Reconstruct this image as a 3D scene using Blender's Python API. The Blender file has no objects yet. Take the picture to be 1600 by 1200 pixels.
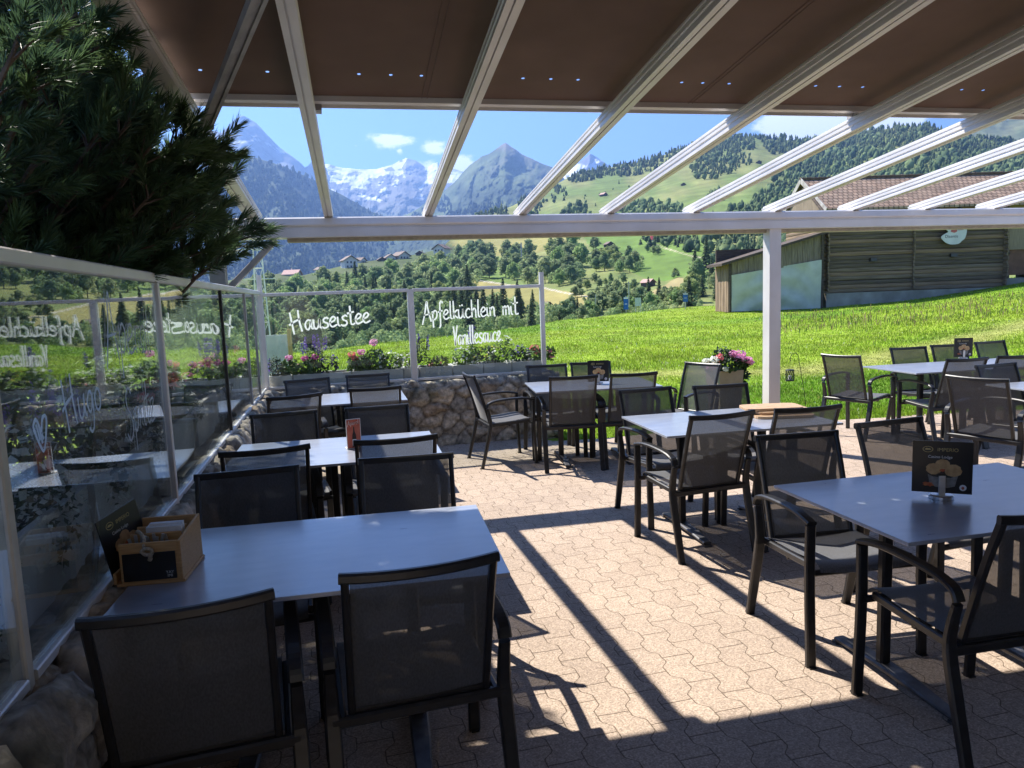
import bpy, bmesh, math, random
import numpy as np
from mathutils import Vector, Matrix, Quaternion
random.seed(7)
RNG = np.random.RandomState(11)
R = math.radians
sc = bpy.context.scene
COL = sc.collection

# ---------------------------------------------------------------- camera
EYE = np.array([0.0, 0.0, 1.62])
FPX = 1132.08
PITCH, ROLL, YAW = R(6.79357), R(-2.12547), R(14.4)
def _axes():
    cp, sp, cr, sr = math.cos(PITCH), math.sin(PITCH), math.cos(ROLL), math.sin(ROLL)
    F = np.array([0, cp, -sp]); Rt = np.array([1.0, 0, 0]); U = np.array([0, sp, cp])
    R2, U2 = cr * Rt + sr * U, -sr * Rt + cr * U
    c, s = math.cos(YAW), math.sin(YAW)
    M = np.array([[c, s, 0], [-s, c, 0], [0, 0, 1.0]])
    return M @ F, M @ R2, M @ U2
CF, CR, CU = _axes()
cam_d = bpy.data.cameras.new('camera'); cam = bpy.data.objects.new('camera', cam_d); COL.objects.link(cam)
cam_d.sensor_width = 36; cam_d.lens = FPX / 1600 * 36
cam_d.clip_start = 0.05; cam_d.clip_end = 60000
cam.matrix_world = Matrix(((CR[0], CU[0], -CF[0], EYE[0]), (CR[1], CU[1], -CF[1], EYE[1]), (CR[2], CU[2], -CF[2], EYE[2]), (0, 0, 0, 1)))
sc.camera = cam

# ---------------------------------------------------------------- sun, sky, exposure
SUN_AZ, SUN_EL = R(-31.1), R(49.0)
w = bpy.data.worlds.new('World'); sc.world = w; w.use_nodes = True
def build_world():
    nt = w.node_tree; N = nt.nodes; L = nt.links
    for n in list(N): N.remove(n)
    out = N.new('ShaderNodeOutputWorld'); bg = N.new('ShaderNodeBackground'); bg.inputs['Strength'].default_value = 0.085
    sky = N.new('ShaderNodeTexSky'); sky.sky_type = 'NISHITA'; sky.sun_disc = False
    sky.sun_elevation = SUN_EL; sky.sun_rotation = SUN_AZ; sky.altitude = 2600; sky.air_density = 1.0; sky.dust_density = 0.2; sky.ozone_density = 2.5
    L.new(bg.outputs[0], out.inputs['Surface'])
    tc = N.new('ShaderNodeTexCoord')
    noise = N.new('ShaderNodeTexNoise'); noise.inputs['Scale'].default_value = 34; noise.inputs['Detail'].default_value = 7; noise.inputs['Roughness'].default_value = .62
    mp = N.new('ShaderNodeMapping'); mp.inputs['Scale'].default_value = (1, 1, 2.0)
    L.new(tc.outputs['Generated'], mp.inputs[0]); L.new(mp.outputs[0], noise.inputs['Vector'])
    total = None
    for (px, py, rx, ry, amp) in CLOUDS:
        d = ray1(px, py); d = d / np.linalg.norm(d)
        right = np.cross(d, [0, 0, 1.0]); right /= np.linalg.norm(right); up = np.cross(right, d)
        def dot(v):
            n = N.new('ShaderNodeVectorMath'); n.operation = 'DOT_PRODUCT'; L.new(tc.outputs['Generated'], n.inputs[0]); n.inputs[1].default_value = tuple(v); return n.outputs['Value']
        def m(op, a, b=None, c=None):
            n = N.new('ShaderNodeMath'); n.operation = op
            for i, v in enumerate((a, b, c)):
                if v is None: continue
                if isinstance(v, (int, float)): n.inputs[i].default_value = v
                else: L.new(v, n.inputs[i])
            return n.outputs[0]
        a = m('DIVIDE', dot(right), rx / FPX); b = m('DIVIDE', dot(up), ry / FPX)
        r2 = m('ADD', m('MULTIPLY', a, a), m('MULTIPLY', b, b))
        front = m('GREATER_THAN', dot(d), 0.5)
        g = m('MULTIPLY', m('MULTIPLY', m('EXPONENT', m('MULTIPLY', r2, -1.0)), amp), front)
        total = g if total is None else m('MAXIMUM', total, g)
    v = m('ADD', total, m('MULTIPLY', m('SUBTRACT', noise.outputs['Fac'], .5), 1.7))
    v = m('MULTIPLY', v, m('GREATER_THAN', total, .03))
    mr = N.new('ShaderNodeMapRange'); mr.interpolation_type = 'SMOOTHSTEP'; mr.inputs['From Min'].default_value = .30; mr.inputs['From Max'].default_value = .72
    L.new(v, mr.inputs['Value'])
    mix = N.new('ShaderNodeMix'); mix.data_type = 'RGBA'
    L.new(mr.outputs[0], mix.inputs['Factor']); tint = N.new('ShaderNodeVectorMath'); tint.operation = 'MULTIPLY'; tint.inputs[1].default_value = (.74, .84, 1.04); L.new(sky.outputs[0], tint.inputs[0]); L.new(tint.outputs[0], mix.inputs['A']); mix.inputs['B'].default_value = (7.6, 7.9, 8.4, 1)
    L.new(mix.outputs['Result'], bg.inputs['Color'])
def ray1(px, py):
    return CF + CR * (px - 800) / FPX - CU * (py - 600) / FPX
CLOUDS = [(612, 219, 34, 11, .95), (676, 231, 24, 10, .95), (722, 256, 26, 15, 1.0), (672, 258, 16, 8, .7), (1262, 192, 62, 26, 1.5), (1310, 196, 50, 22, 1.3), (1390, 188, 46, 16, 1.3), (556, 228, 5, 4, .6), (625, 237, 6, 5, .6)]
build_world()
sun_d = bpy.data.lights.new('sun', 'SUN'); sun_d.energy = 4.6; sun_d.angle = R(.5); sun_d.color = (1, .945, .86)
sun = bpy.data.objects.new('sun', sun_d); COL.objects.link(sun)
SUN = Vector((math.sin(SUN_AZ) * math.cos(SUN_EL), math.cos(SUN_AZ) * math.cos(SUN_EL), math.sin(SUN_EL)))
sun.rotation_euler = SUN.to_track_quat('Z', 'Y').to_euler()
sc.view_settings.view_transform = 'Standard'; sc.view_settings.look = 'None'; sc.view_settings.exposure = 1.42; sc.view_settings.gamma = 1
sc.cycles.use_denoising = True
sc.cycles.max_bounces = 10; sc.cycles.transparent_max_bounces = 24; sc.cycles.diffuse_bounces = 4; sc.cycles.glossy_bounces = 4
sc.cycles.volume_bounces = 0; sc.cycles.caustics_reflective = False; sc.cycles.caustics_refractive = False

# ---------------------------------------------------------------- geometry helpers
def rays(u, y):
    u = np.asarray(u, float); y = np.asarray(y, float)
    return CF + CR * ((u - 800) / FPX)[..., None] - CU * ((y - 600) / FPX)[..., None]
def PD(u, y, D):
    d = rays(u, y); h = np.hypot(d[..., 0], d[..., 1]); return EYE + d * (np.asarray(D, float) / h)[..., None]
def at(px, py, z=0.0):
    d = ray1(px, py); return EYE + d * ((z - EYE[2]) / d[2])
def onX(px, py, X):
    d = ray1(px, py); return EYE + d * (X / d[0])
_grids = {}
def vnoise(x, y, seed):
    if seed not in _grids: _grids[seed] = np.random.RandomState(seed).rand(256, 256)
    g = _grids[seed]; xf = np.floor(x); yf = np.floor(y); xi = xf.astype(int) % 256; yi = yf.astype(int) % 256
    tx = x - xf; ty = y - yf; tx = tx * tx * (3 - 2 * tx); ty = ty * ty * (3 - 2 * ty); x1 = (xi + 1) % 256; y1 = (yi + 1) % 256
    return (g[xi, yi] * (1 - tx) + g[x1, yi] * tx) * (1 - ty) + (g[xi, y1] * (1 - tx) + g[x1, y1] * tx) * ty
def fbm(x, y, seed=1, octv=4, gain=.5):
    x = np.asarray(x, float); y = np.asarray(y, float); s = 0; a = 1; t = 0
    for i in range(octv):
        s = s + a * vnoise(x * 2 ** i + 17.3 * i, y * 2 ** i + 9.1 * i, seed + i); t += a; a *= gain
    return s / t

def link(name, data, parent=None, loc=None):
    o = bpy.data.objects.new(name, data); COL.objects.link(o)
    if parent is not None: o.parent = parent
    if loc is not None: o.location = loc
    return o
def tag(o, label=None, cat=None, group=None, kind=None):
    if label: o['label'] = label
    if cat: o['category'] = cat
    if group: o['group'] = group
    if kind: o['kind'] = kind
    return o
def thing(name, label, cat, loc=(0, 0, 0), rz=0, group=None):
    o = link(name, None, None, loc); o.rotation_euler = (0, 0, rz); o.empty_display_size = .1
    return tag(o, label, cat, group)
def np_obj(name, V, F, mats, parent=None, midx=None, col=None, smooth=False):
    """V Nx3, F list of index arrays (each MxK)"""
    me = bpy.data.meshes.new(name); V = np.asarray(V, np.float32)
    if not isinstance(F, (list, tuple)): F = [F]
    F = [np.asarray(f, np.int32) for f in F if len(f)]
    loops = np.concatenate([f.ravel() for f in F]); tot = np.concatenate([np.full(len(f), f.shape[1], np.int32) for f in F]); st = np.concatenate([[0], np.cumsum(tot)[:-1]]).astype(np.int32)
    me.vertices.add(len(V)); me.vertices.foreach_set('co', V.ravel()); me.loops.add(len(loops)); me.loops.foreach_set('vertex_index', loops)
    me.polygons.add(len(tot)); me.polygons.foreach_set('loop_start', st); me.polygons.foreach_set('loop_total', tot)
    for m_ in (mats if isinstance(mats, (list, tuple)) else [mats]): me.materials.append(m_)
    if midx is not None: me.polygons.foreach_set('material_index', np.asarray(midx, np.int32))
    if smooth: me.polygons.foreach_set('use_smooth', np.ones(len(tot), bool))
    if col is not None:
        a = me.color_attributes.new('Col', 'FLOAT_COLOR', 'POINT'); c = np.ones((len(V), 4), np.float32); c[:, :3] = col; a.data.foreach_set('color', c.ravel())
    me.update(calc_edges=True); me.validate()
    return link(name, me, parent)
def grid_faces(nu, nv):
    i, j = np.meshgrid(np.arange(nu - 1), np.arange(nv - 1), indexing='ij'); a = (i * nv + j).ravel()
    return np.stack([a, a + nv, a + nv + 1, a + 1], 1)

class MB:
    """collects shapes into one mesh"""
    def __init__(self): self.v = []; self.f = []; self.m = []
    def add(self, vs, fs, mi=0):
        o = len(self.v); self.v += [tuple(map(float, p)) for p in vs]; self.f += [tuple(i + o for i in f) for f in fs]; self.m += [mi] * len(fs)
    def box(self, c, s, rot=None, mi=0):
        x, y, z = s[0] / 2, s[1] / 2, s[2] / 2
        vs = [Vector(p) for p in ((-x, -y, -z), (x, -y, -z), (x, y, -z), (-x, y, -z), (-x, -y, z), (x, -y, z), (x, y, z), (-x, y, z))]
        if rot is not None: vs = [rot @ v for v in vs]
        self.add([v + Vector(c) for v in vs], [(3, 2, 1, 0), (4, 5, 6, 7), (0, 1, 5, 4), (1, 2, 6, 5), (2, 3, 7, 6), (3, 0, 4, 7)], mi)
    def sweep(self, path, prof, up=(0, 0, 1), mi=0, caps=True, scale=None):
        """prof: list of (a,b): a along side, b along up-ish"""
        P = [Vector(p) for p in path]; n = len(P); k = len(prof); vs = []; up = Vector(up)
        for i, p in enumerate(P):
            t = ((P[min(i + 1, n - 1)] - P[max(i - 1, 0)])).normalized(); side = t.cross(up)
            if side.length < 1e-4: side = t.cross(Vector((1, 0, 0)))
            side.normalize(); b = side.cross(t); s = 1 if scale is None else scale[i]
            vs += [p + side * (a * s) + b * (c * s) for a, c in prof]
        fs = [(i * k + j, i * k + (j + 1) % k, (i + 1) * k + (j + 1) % k, (i + 1) * k + j) for i in range(n - 1) for j in range(k)]
        if caps: fs += [tuple(range(k - 1, -1, -1)), tuple((n - 1) * k + j for j in range(k))]
        self.add(vs, fs, mi)
    def tube(self, path, r, n=6, mi=0, up=(0, 0, 1), scale=None):
        self.sweep(path, [(r * math.cos(2 * math.pi * i / n), r * math.sin(2 * math.pi * i / n)) for i in range(n)], up, mi, True, scale)
    def prism(self, poly, a, b, mi=0):
        """poly 3D points extruded by vector from a to b offsets"""
        a = Vector(a); b = Vector(b); k = len(poly); vs = [Vector(p) + a for p in poly] + [Vector(p) + b for p in poly]
        self.add(vs, [tuple(range(k)), tuple(range(2 * k - 1, k - 1, -1))] + [(i, i + k, (i + 1) % k + k, (i + 1) % k) for i in range(k)], mi)
    def lathe(self, prof, n=16, c=(0, 0, 0), mi=0):
        vs = [(c[0] + r * math.cos(2 * math.pi * j / n), c[1] + r * math.sin(2 * math.pi * j / n), c[2] + z) for r, z in prof for j in range(n)]
        fs = [(i * n + j, i * n + (j + 1) % n, (i + 1) * n + (j + 1) % n, (i + 1) * n + j) for i in range(len(prof) - 1) for j in range(n)]
        fs += [tuple(range(n - 1, -1, -1)), tuple((len(prof) - 1) * n + j for j in range(n))]
        self.add(vs, fs, mi)
    def build(self, name, mats, parent=None, smooth=False, loc=None, bevel=0, fixn=True):
        me = bpy.data.meshes.new(name); me.from_pydata(self.v, [], self.f)
        for m_ in (mats if isinstance(mats, (list, tuple)) else [mats]): me.materials.append(m_)
        me.polygons.foreach_set('material_index', self.m)
        if fixn or bevel:
            bm = bmesh.new(); bm.from_mesh(me); bmesh.ops.recalc_face_normals(bm, faces=bm.faces)
            if bevel:
                bmesh.ops.bevel(bm, geom=[e for e in bm.edges if len(e.link_faces) == 2 and e.calc_face_angle(0) > .6], offset=bevel, segments=2, affect='EDGES', profile=.6)
            bm.to_mesh(me); bm.free()
        if smooth: me.polygons.foreach_set('use_smooth', [True] * len(me.polygons))
        me.update()
        return link(name, me, parent, loc)
def rrect(wx, wy, c=.2):
    a, b = wx / 2, wy / 2; k = min(wx, wy) * c
    return [(-a + k, -b), (a - k, -b), (a, -b + k), (a, b - k), (a - k, b), (-a + k, b), (-a, b - k), (-a, -b + k)]
def crom(pts, sub=5):
    P = [Vector(p) for p in pts]; out = []
    for i in range(len(P) - 1):
        p0, p1, p2, p3 = P[max(i - 1, 0)], P[i], P[i + 1], P[min(i + 2, len(P) - 1)]
        for k in range(sub):
            t = k / sub; out.append(.5 * ((2 * p1) + (p2 - p0) * t + (2 * p0 - 5 * p1 + 4 * p2 - p3) * t * t + (3 * p1 - p0 - 3 * p2 + p3) * t ** 3))
    return out + [P[-1]]

# ---------------------------------------------------------------- materials
def nodes_of(m):
    m.use_nodes = True; nt = m.node_tree; return nt, nt.nodes, nt.links, nt.nodes['Principled BSDF']
def mat(name, c1, c2=None, scale=8, rough=.5, metal=0, bump=0, bscale=None, stretch=(1, 1, 1), detail=5, spec=.5, contrast=.5, rvar=0):
    m = bpy.data.materials.new(name); nt, N, L, b = nodes_of(m)
    b.inputs['Roughness'].default_value = rough; b.inputs['Metallic'].default_value = metal; b.inputs['Specular IOR Level'].default_value = spec
    tc = N.new('ShaderNodeTexCoord'); mp = N.new('ShaderNodeMapping'); mp.inputs['Scale'].default_value = stretch; L.new(tc.outputs['Object'], mp.inputs[0])
    nz = N.new('ShaderNodeTexNoise'); nz.inputs['Scale'].default_value = scale; nz.inputs['Detail'].default_value = detail; L.new(mp.outputs[0], nz.inputs['Vector'])
    if c2 is None: c2 = tuple(min(1, x * 1.15 + .004) for x in c1); c1 = tuple(x * .88 for x in c1)
    r = N.new('ShaderNodeMapRange'); r.inputs['From Min'].default_value = .5 - contrast / 2 * .6; r.inputs['From Max'].default_value = .5 + contrast / 2 * .6; L.new(nz.outputs['Fac'], r.inputs['Value'])
    mx = N.new('ShaderNodeMix'); mx.data_type = 'RGBA'; mx.inputs['A'].default_value = (*c1, 1); mx.inputs['B'].default_value = (*c2, 1)
    L.new(r.outputs[0], mx.inputs['Factor']); L.new(mx.outputs['Result'], b.inputs['Base Color'])
    if rvar:
        rr = N.new('ShaderNodeMapRange'); rr.inputs['To Min'].default_value = max(.02, rough - rvar); rr.inputs['To Max'].default_value = min(1, rough + rvar); L.new(nz.outputs['Fac'], rr.inputs['Value']); L.new(rr.outputs[0], b.inputs['Roughness'])
    if bump:
        n2 = N.new('ShaderNodeTexNoise'); n2.inputs['Scale'].default_value = bscale or scale * 4; n2.inputs['Detail'].default_value = 6; L.new(mp.outputs[0], n2.inputs['Vector'])
        bp = N.new('ShaderNodeBump'); bp.inputs['Strength'].default_value = bump; bp.inputs['Distance'].default_value = .01; L.new(n2.outputs['Fac'], bp.inputs['Height']); L.new(bp.outputs[0], b.inputs['Normal'])
    return m
def attr_mat(name, rough=.9, var=.35, vscale=1.0, bump=0, bscale=20, bdist=.01, transl=0, spec=.2, detail=6):
    m = bpy.data.materials.new(name); nt, N, L, b = nodes_of(m); b.inputs['Roughness'].default_value = rough; b.inputs['Specular IOR Level'].default_value = spec
    at_ = N.new('ShaderNodeAttribute'); at_.attribute_name = 'Col'
    tc = N.new('ShaderNodeTexCoord'); nz = N.new('ShaderNodeTexNoise'); nz.inputs['Scale'].default_value = vscale; nz.inputs['Detail'].default_value = detail; L.new(tc.outputs['Object'], nz.inputs['Vector'])
    mr = N.new('ShaderNodeMapRange'); mr.inputs['From Min'].default_value = .3; mr.inputs['From Max'].default_value = .7; mr.inputs['To Min'].default_value = 1 - var; mr.inputs['To Max'].default_value = 1 + var; L.new(nz.outputs['Fac'], mr.inputs['Value'])
    vm = N.new('ShaderNodeVectorMath'); vm.operation = 'SCALE'; L.new(at_.outputs['Color'], vm.inputs[0]); L.new(mr.outputs[0], vm.inputs['Scale'])
    L.new(vm.outputs[0], b.inputs['Base Color'])
    if bump:
        n2 = N.new('ShaderNodeTexNoise'); n2.inputs['Scale'].default_value = bscale; n2.inputs['Detail'].default_value = 8; L.new(tc.outputs['Object'], n2.inputs['Vector'])
        bp = N.new('ShaderNodeBump'); bp.inputs['Strength'].default_value = bump; bp.inputs['Distance'].default_value = bdist; L.new(n2.outputs['Fac'], bp.inputs['Height']); L.new(bp.outputs[0], b.inputs['Normal'])
    if transl:
        tr = N.new('ShaderNodeBsdfTranslucent'); L.new(vm.outputs[0], tr.inputs['Color']); ms = N.new('ShaderNodeMixShader'); ms.inputs[0].default_value = transl
        L.new(b.outputs[0], ms.inputs[1]); L.new(tr.outputs[0], ms.inputs[2]); L.new(ms.outputs[0], N['Material Output'].inputs['Surface'])
    return m
def leaf_mat(name, c1, c2, scale=3, transl=.3, rough=.55):
    m = mat(name, c1, c2, scale, rough, spec=.3, contrast=.7); nt = m.node_tree; N, L = nt.nodes, nt.links; b = N['Principled BSDF']
    tr = N.new('ShaderNodeBsdfTranslucent'); L.new(b.inputs['Base Color'].links[0].from_socket, tr.inputs['Color']); ms = N.new('ShaderNodeMixShader'); ms.inputs[0].default_value = transl
    L.new(b.outputs[0], ms.inputs[1]); L.new(tr.outputs[0], ms.inputs[2]); L.new(ms.outputs[0], N['Material Output'].inputs['Surface']); return m
def glass_mat(name, tint=(.93, .96, .95), base=.045, wav=0, dirt_veil=.03):
    m = bpy.data.materials.new(name); m.use_nodes = True; nt = m.node_tree; N, L = nt.nodes, nt.links
    for n in list(N):
        if n.type != 'OUTPUT_MATERIAL': N.remove(n)
    g = N.new('ShaderNodeNewGeometry'); dt = N.new('ShaderNodeVectorMath'); dt.operation = 'DOT_PRODUCT'; L.new(g.outputs['Incoming'], dt.inputs[0]); L.new(g.outputs['Normal'], dt.inputs[1])
    def m_(op, a, b=None):
        n = N.new('ShaderNodeMath'); n.operation = op
        for i, v in enumerate((a, b)):
            if v is None: continue
            if isinstance(v, (int, float)): n.inputs[i].default_value = v
            else: L.new(v, n.inputs[i])
        return n.outputs[0]
    c = m_('SUBTRACT', 1.0, m_('ABSOLUTE', dt.outputs['Value'])); f = m_('ADD', m_('MULTIPLY', m_('POWER', c, 4.4), 1 - base), base)
    t = N.new('ShaderNodeBsdfTransparent'); t.inputs[0].default_value = (*tint, 1); gl = N.new('ShaderNodeBsdfGlossy'); gl.inputs['Roughness'].default_value = 0.0; gl.inputs[0].default_value = (.95, .97, .96, 1)
    df = N.new('ShaderNodeBsdfDiffuse'); df.inputs[0].default_value = (.6, .6, .58, 1)
    tc = N.new('ShaderNodeTexCoord'); mp = N.new('ShaderNodeMapping'); mp.inputs['Scale'].default_value = (9, 9, .8); nz = N.new('ShaderNodeTexNoise'); nz.inputs['Scale'].default_value = 2.5; nz.inputs['Detail'].default_value = 6
    L.new(tc.outputs['Object'], mp.inputs[0]); L.new(mp.outputs[0], nz.inputs['Vector'])
    pw = m_('MULTIPLY', m_('POWER', nz.outputs['Fac'], 2.5), dirt_veil * 2.5)
    m0 = N.new('ShaderNodeMixShader'); L.new(pw, m0.inputs[0]); L.new(t.outputs[0], m0.inputs[1]); L.new(df.outputs[0], m0.inputs[2])
    m1 = N.new('ShaderNodeMixShader'); L.new(f, m1.inputs[0]); L.new(m0.outputs[0], m1.inputs[1]); L.new(gl.outputs[0], m1.inputs[2])
    if wav:
        n3 = N.new('ShaderNodeTexNoise'); n3.inputs['Scale'].default_value = 1.3; n3.inputs['Detail'].default_value = 1; L.new(tc.outputs['Object'], n3.inputs['Vector'])
        bp = N.new('ShaderNodeBump'); bp.inputs['Strength'].default_value = wav; bp.inputs['Distance'].default_value = .02; L.new(n3.outputs['Fac'], bp.inputs['Height']); L.new(bp.outputs[0], gl.inputs['Normal'])
    L.new(m1.outputs[0], N['Material Output'].inputs['Surface']); return m
def mesh_fabric(name, c, alpha, transl=.12):
    m = mat(name, tuple(x * .8 for x in c), tuple(x * 1.2 for x in c), 220, .62, spec=.25, stretch=(1, 1, .3)); N, L = m.node_tree.nodes, m.node_tree.links; b = N['Principled BSDF']; b.inputs['Sheen Weight'].default_value = .35; b.inputs['Sheen Roughness'].default_value = .35
    tp = N.new('ShaderNodeBsdfTransparent'); tr = N.new('ShaderNodeBsdfTranslucent'); tr.inputs[0].default_value = (*[x * .9 for x in c], 1)
    m1 = N.new('ShaderNodeMixShader'); m1.inputs[0].default_value = transl; L.new(b.outputs[0], m1.inputs[1]); L.new(tr.outputs[0], m1.inputs[2])
    m2 = N.new('ShaderNodeMixShader'); m2.inputs[0].default_value = alpha; L.new(m1.outputs[0], m2.inputs[1]); L.new(tp.outputs[0], m2.inputs[2]); L.new(m2.outputs[0], N['Material Output'].inputs['Surface']); return m

M_alu = mat('aluminium', (.72, .69, .655), (.82, .79, .755), 3, .42, .25, .05, 40, (1, 1, 1), rvar=.1)
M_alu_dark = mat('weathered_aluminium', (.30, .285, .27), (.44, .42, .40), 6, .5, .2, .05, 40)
M_post = mat('cream_aluminium', (.50, .46, .38), (.66, .62, .53), 14, .5, .1, .08, 60, contrast=.8)
M_frame = mat('anthracite_powder_coat', (.013, .0133, .0145), (.020, .0202, .022), 30, .38, 0, .03, 300, spec=.5)
M_sling = mesh_fabric('black_mesh_fabric', (.09, .091, .095), .16)
M_seat = mesh_fabric('black_seat_fabric', (.135, .136, .142), .07)
M_table = mat('grey_laminate', (.295, .325, .395), (.37, .40, .46), 7, .30, 0, .04, 90, (1, 3, 1), detail=8, spec=1.0, rvar=.06)
_b = M_table.node_tree.nodes['Principled BSDF']; _b.inputs['Coat Weight'].default_value = .7; _b.inputs['Coat Roughness'].default_value = .22; _b.inputs['Coat IOR'].default_value = 1.6
M_tframe = mat('black_table_steel', (.02, .02, .022), (.03, .03, .032), 30, .3, .3)
M_foot = mat('satin_foot_steel', (.07, .07, .075), (.13, .13, .14), 20, .42, .5)
M_fabric = mat('brown_awning_fabric', (.135, .085, .063), (.17, .108, .082), 3, .85, 0, .25, 900, (1, 1, 1), contrast=.6)
M_glass = glass_mat('clear_glass', dirt_veil=.018)
M_glass_side = glass_mat('reflective_glass', (.94, .97, .96), .11, .0, .085)  # streaky dirt, strengthened into a milky veil that lightens the left panes
M_glass_warp = glass_mat('warped_glass', (.92, .95, .94), .10, .35, .06)
M_chalk = leaf_mat('white_chalk_pen', (.84, .84, .82), (.92, .92, .90), 60, .62, .7)
M_concrete = mat('pale_concrete', (.56, .53, .48), (.74, .71, .65), 5, .85, 0, .3, 60, contrast=.8)
M_soil = mat('potting_soil', (.02, .014, .01), (.05, .036, .025), 40, .95, 0, .6, 60)
M_bark = mat('pine_bark', (.06, .04, .03), (.15, .11, .08), 14, .9, 0, .6, 40)
M_black = mat('black_card', (.012, .012, .014), (.016, .016, .018), 10, .3)
M_gold = mat('gold_print', (.45, .36, .14), (.55, .45, .2), 30, .4)
M_white = mat('white_print', (.75, .75, .74), (.85, .85, .83), 30, .6)
M_bun = mat('golden_bun_print', (.42, .23, .09), (.62, .40, .18), 40, .5)
M_ember = mat('red_garnish_print', (.45, .06, .02), (.6, .2, .05), 60, .5)
M_greyprint = mat('grey_basket_print', (.16, .15, .14), (.3, .28, .25), 60, .5)
M_red = mat('red_card_print', (.42, .07, .045), (.60, .17, .10), 22, .5, contrast=.9)
M_steel = mat('brushed_steel', (.5, .5, .51), (.6, .6, .61), 30, .28, .9)
M_oak = mat('oiled_oak', (.48, .25, .085), (.68, .41, .18), 16, .5, 0, .1, 60, (1, 12, 12), contrast=.8)
M_pale_wood = mat('pale_maple_wood', (.42, .27, .15), (.60, .41, .25), 10, .5, 0, .1, 60, (2, 14, 14))
M_rope = mat('hemp_rope', (.42, .33, .22), (.62, .52, .38), 160, .9, 0, .6, 300)
M_paper = mat('paper_napkins', (.72, .71, .70), (.82, .81, .80), 30, .8)
M_greycloth = mat('grey_cutlery', (.35, .35, .36), (.5, .5, .51), 30, .35, .6)
M_pot = mat('taupe_planter', (.30, .22, .16), (.36, .27, .20), 10, .6)
M_wire = mat('dark_wire', (.03, .035, .03), (.05, .055, .05), 30, .5, .4)

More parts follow.
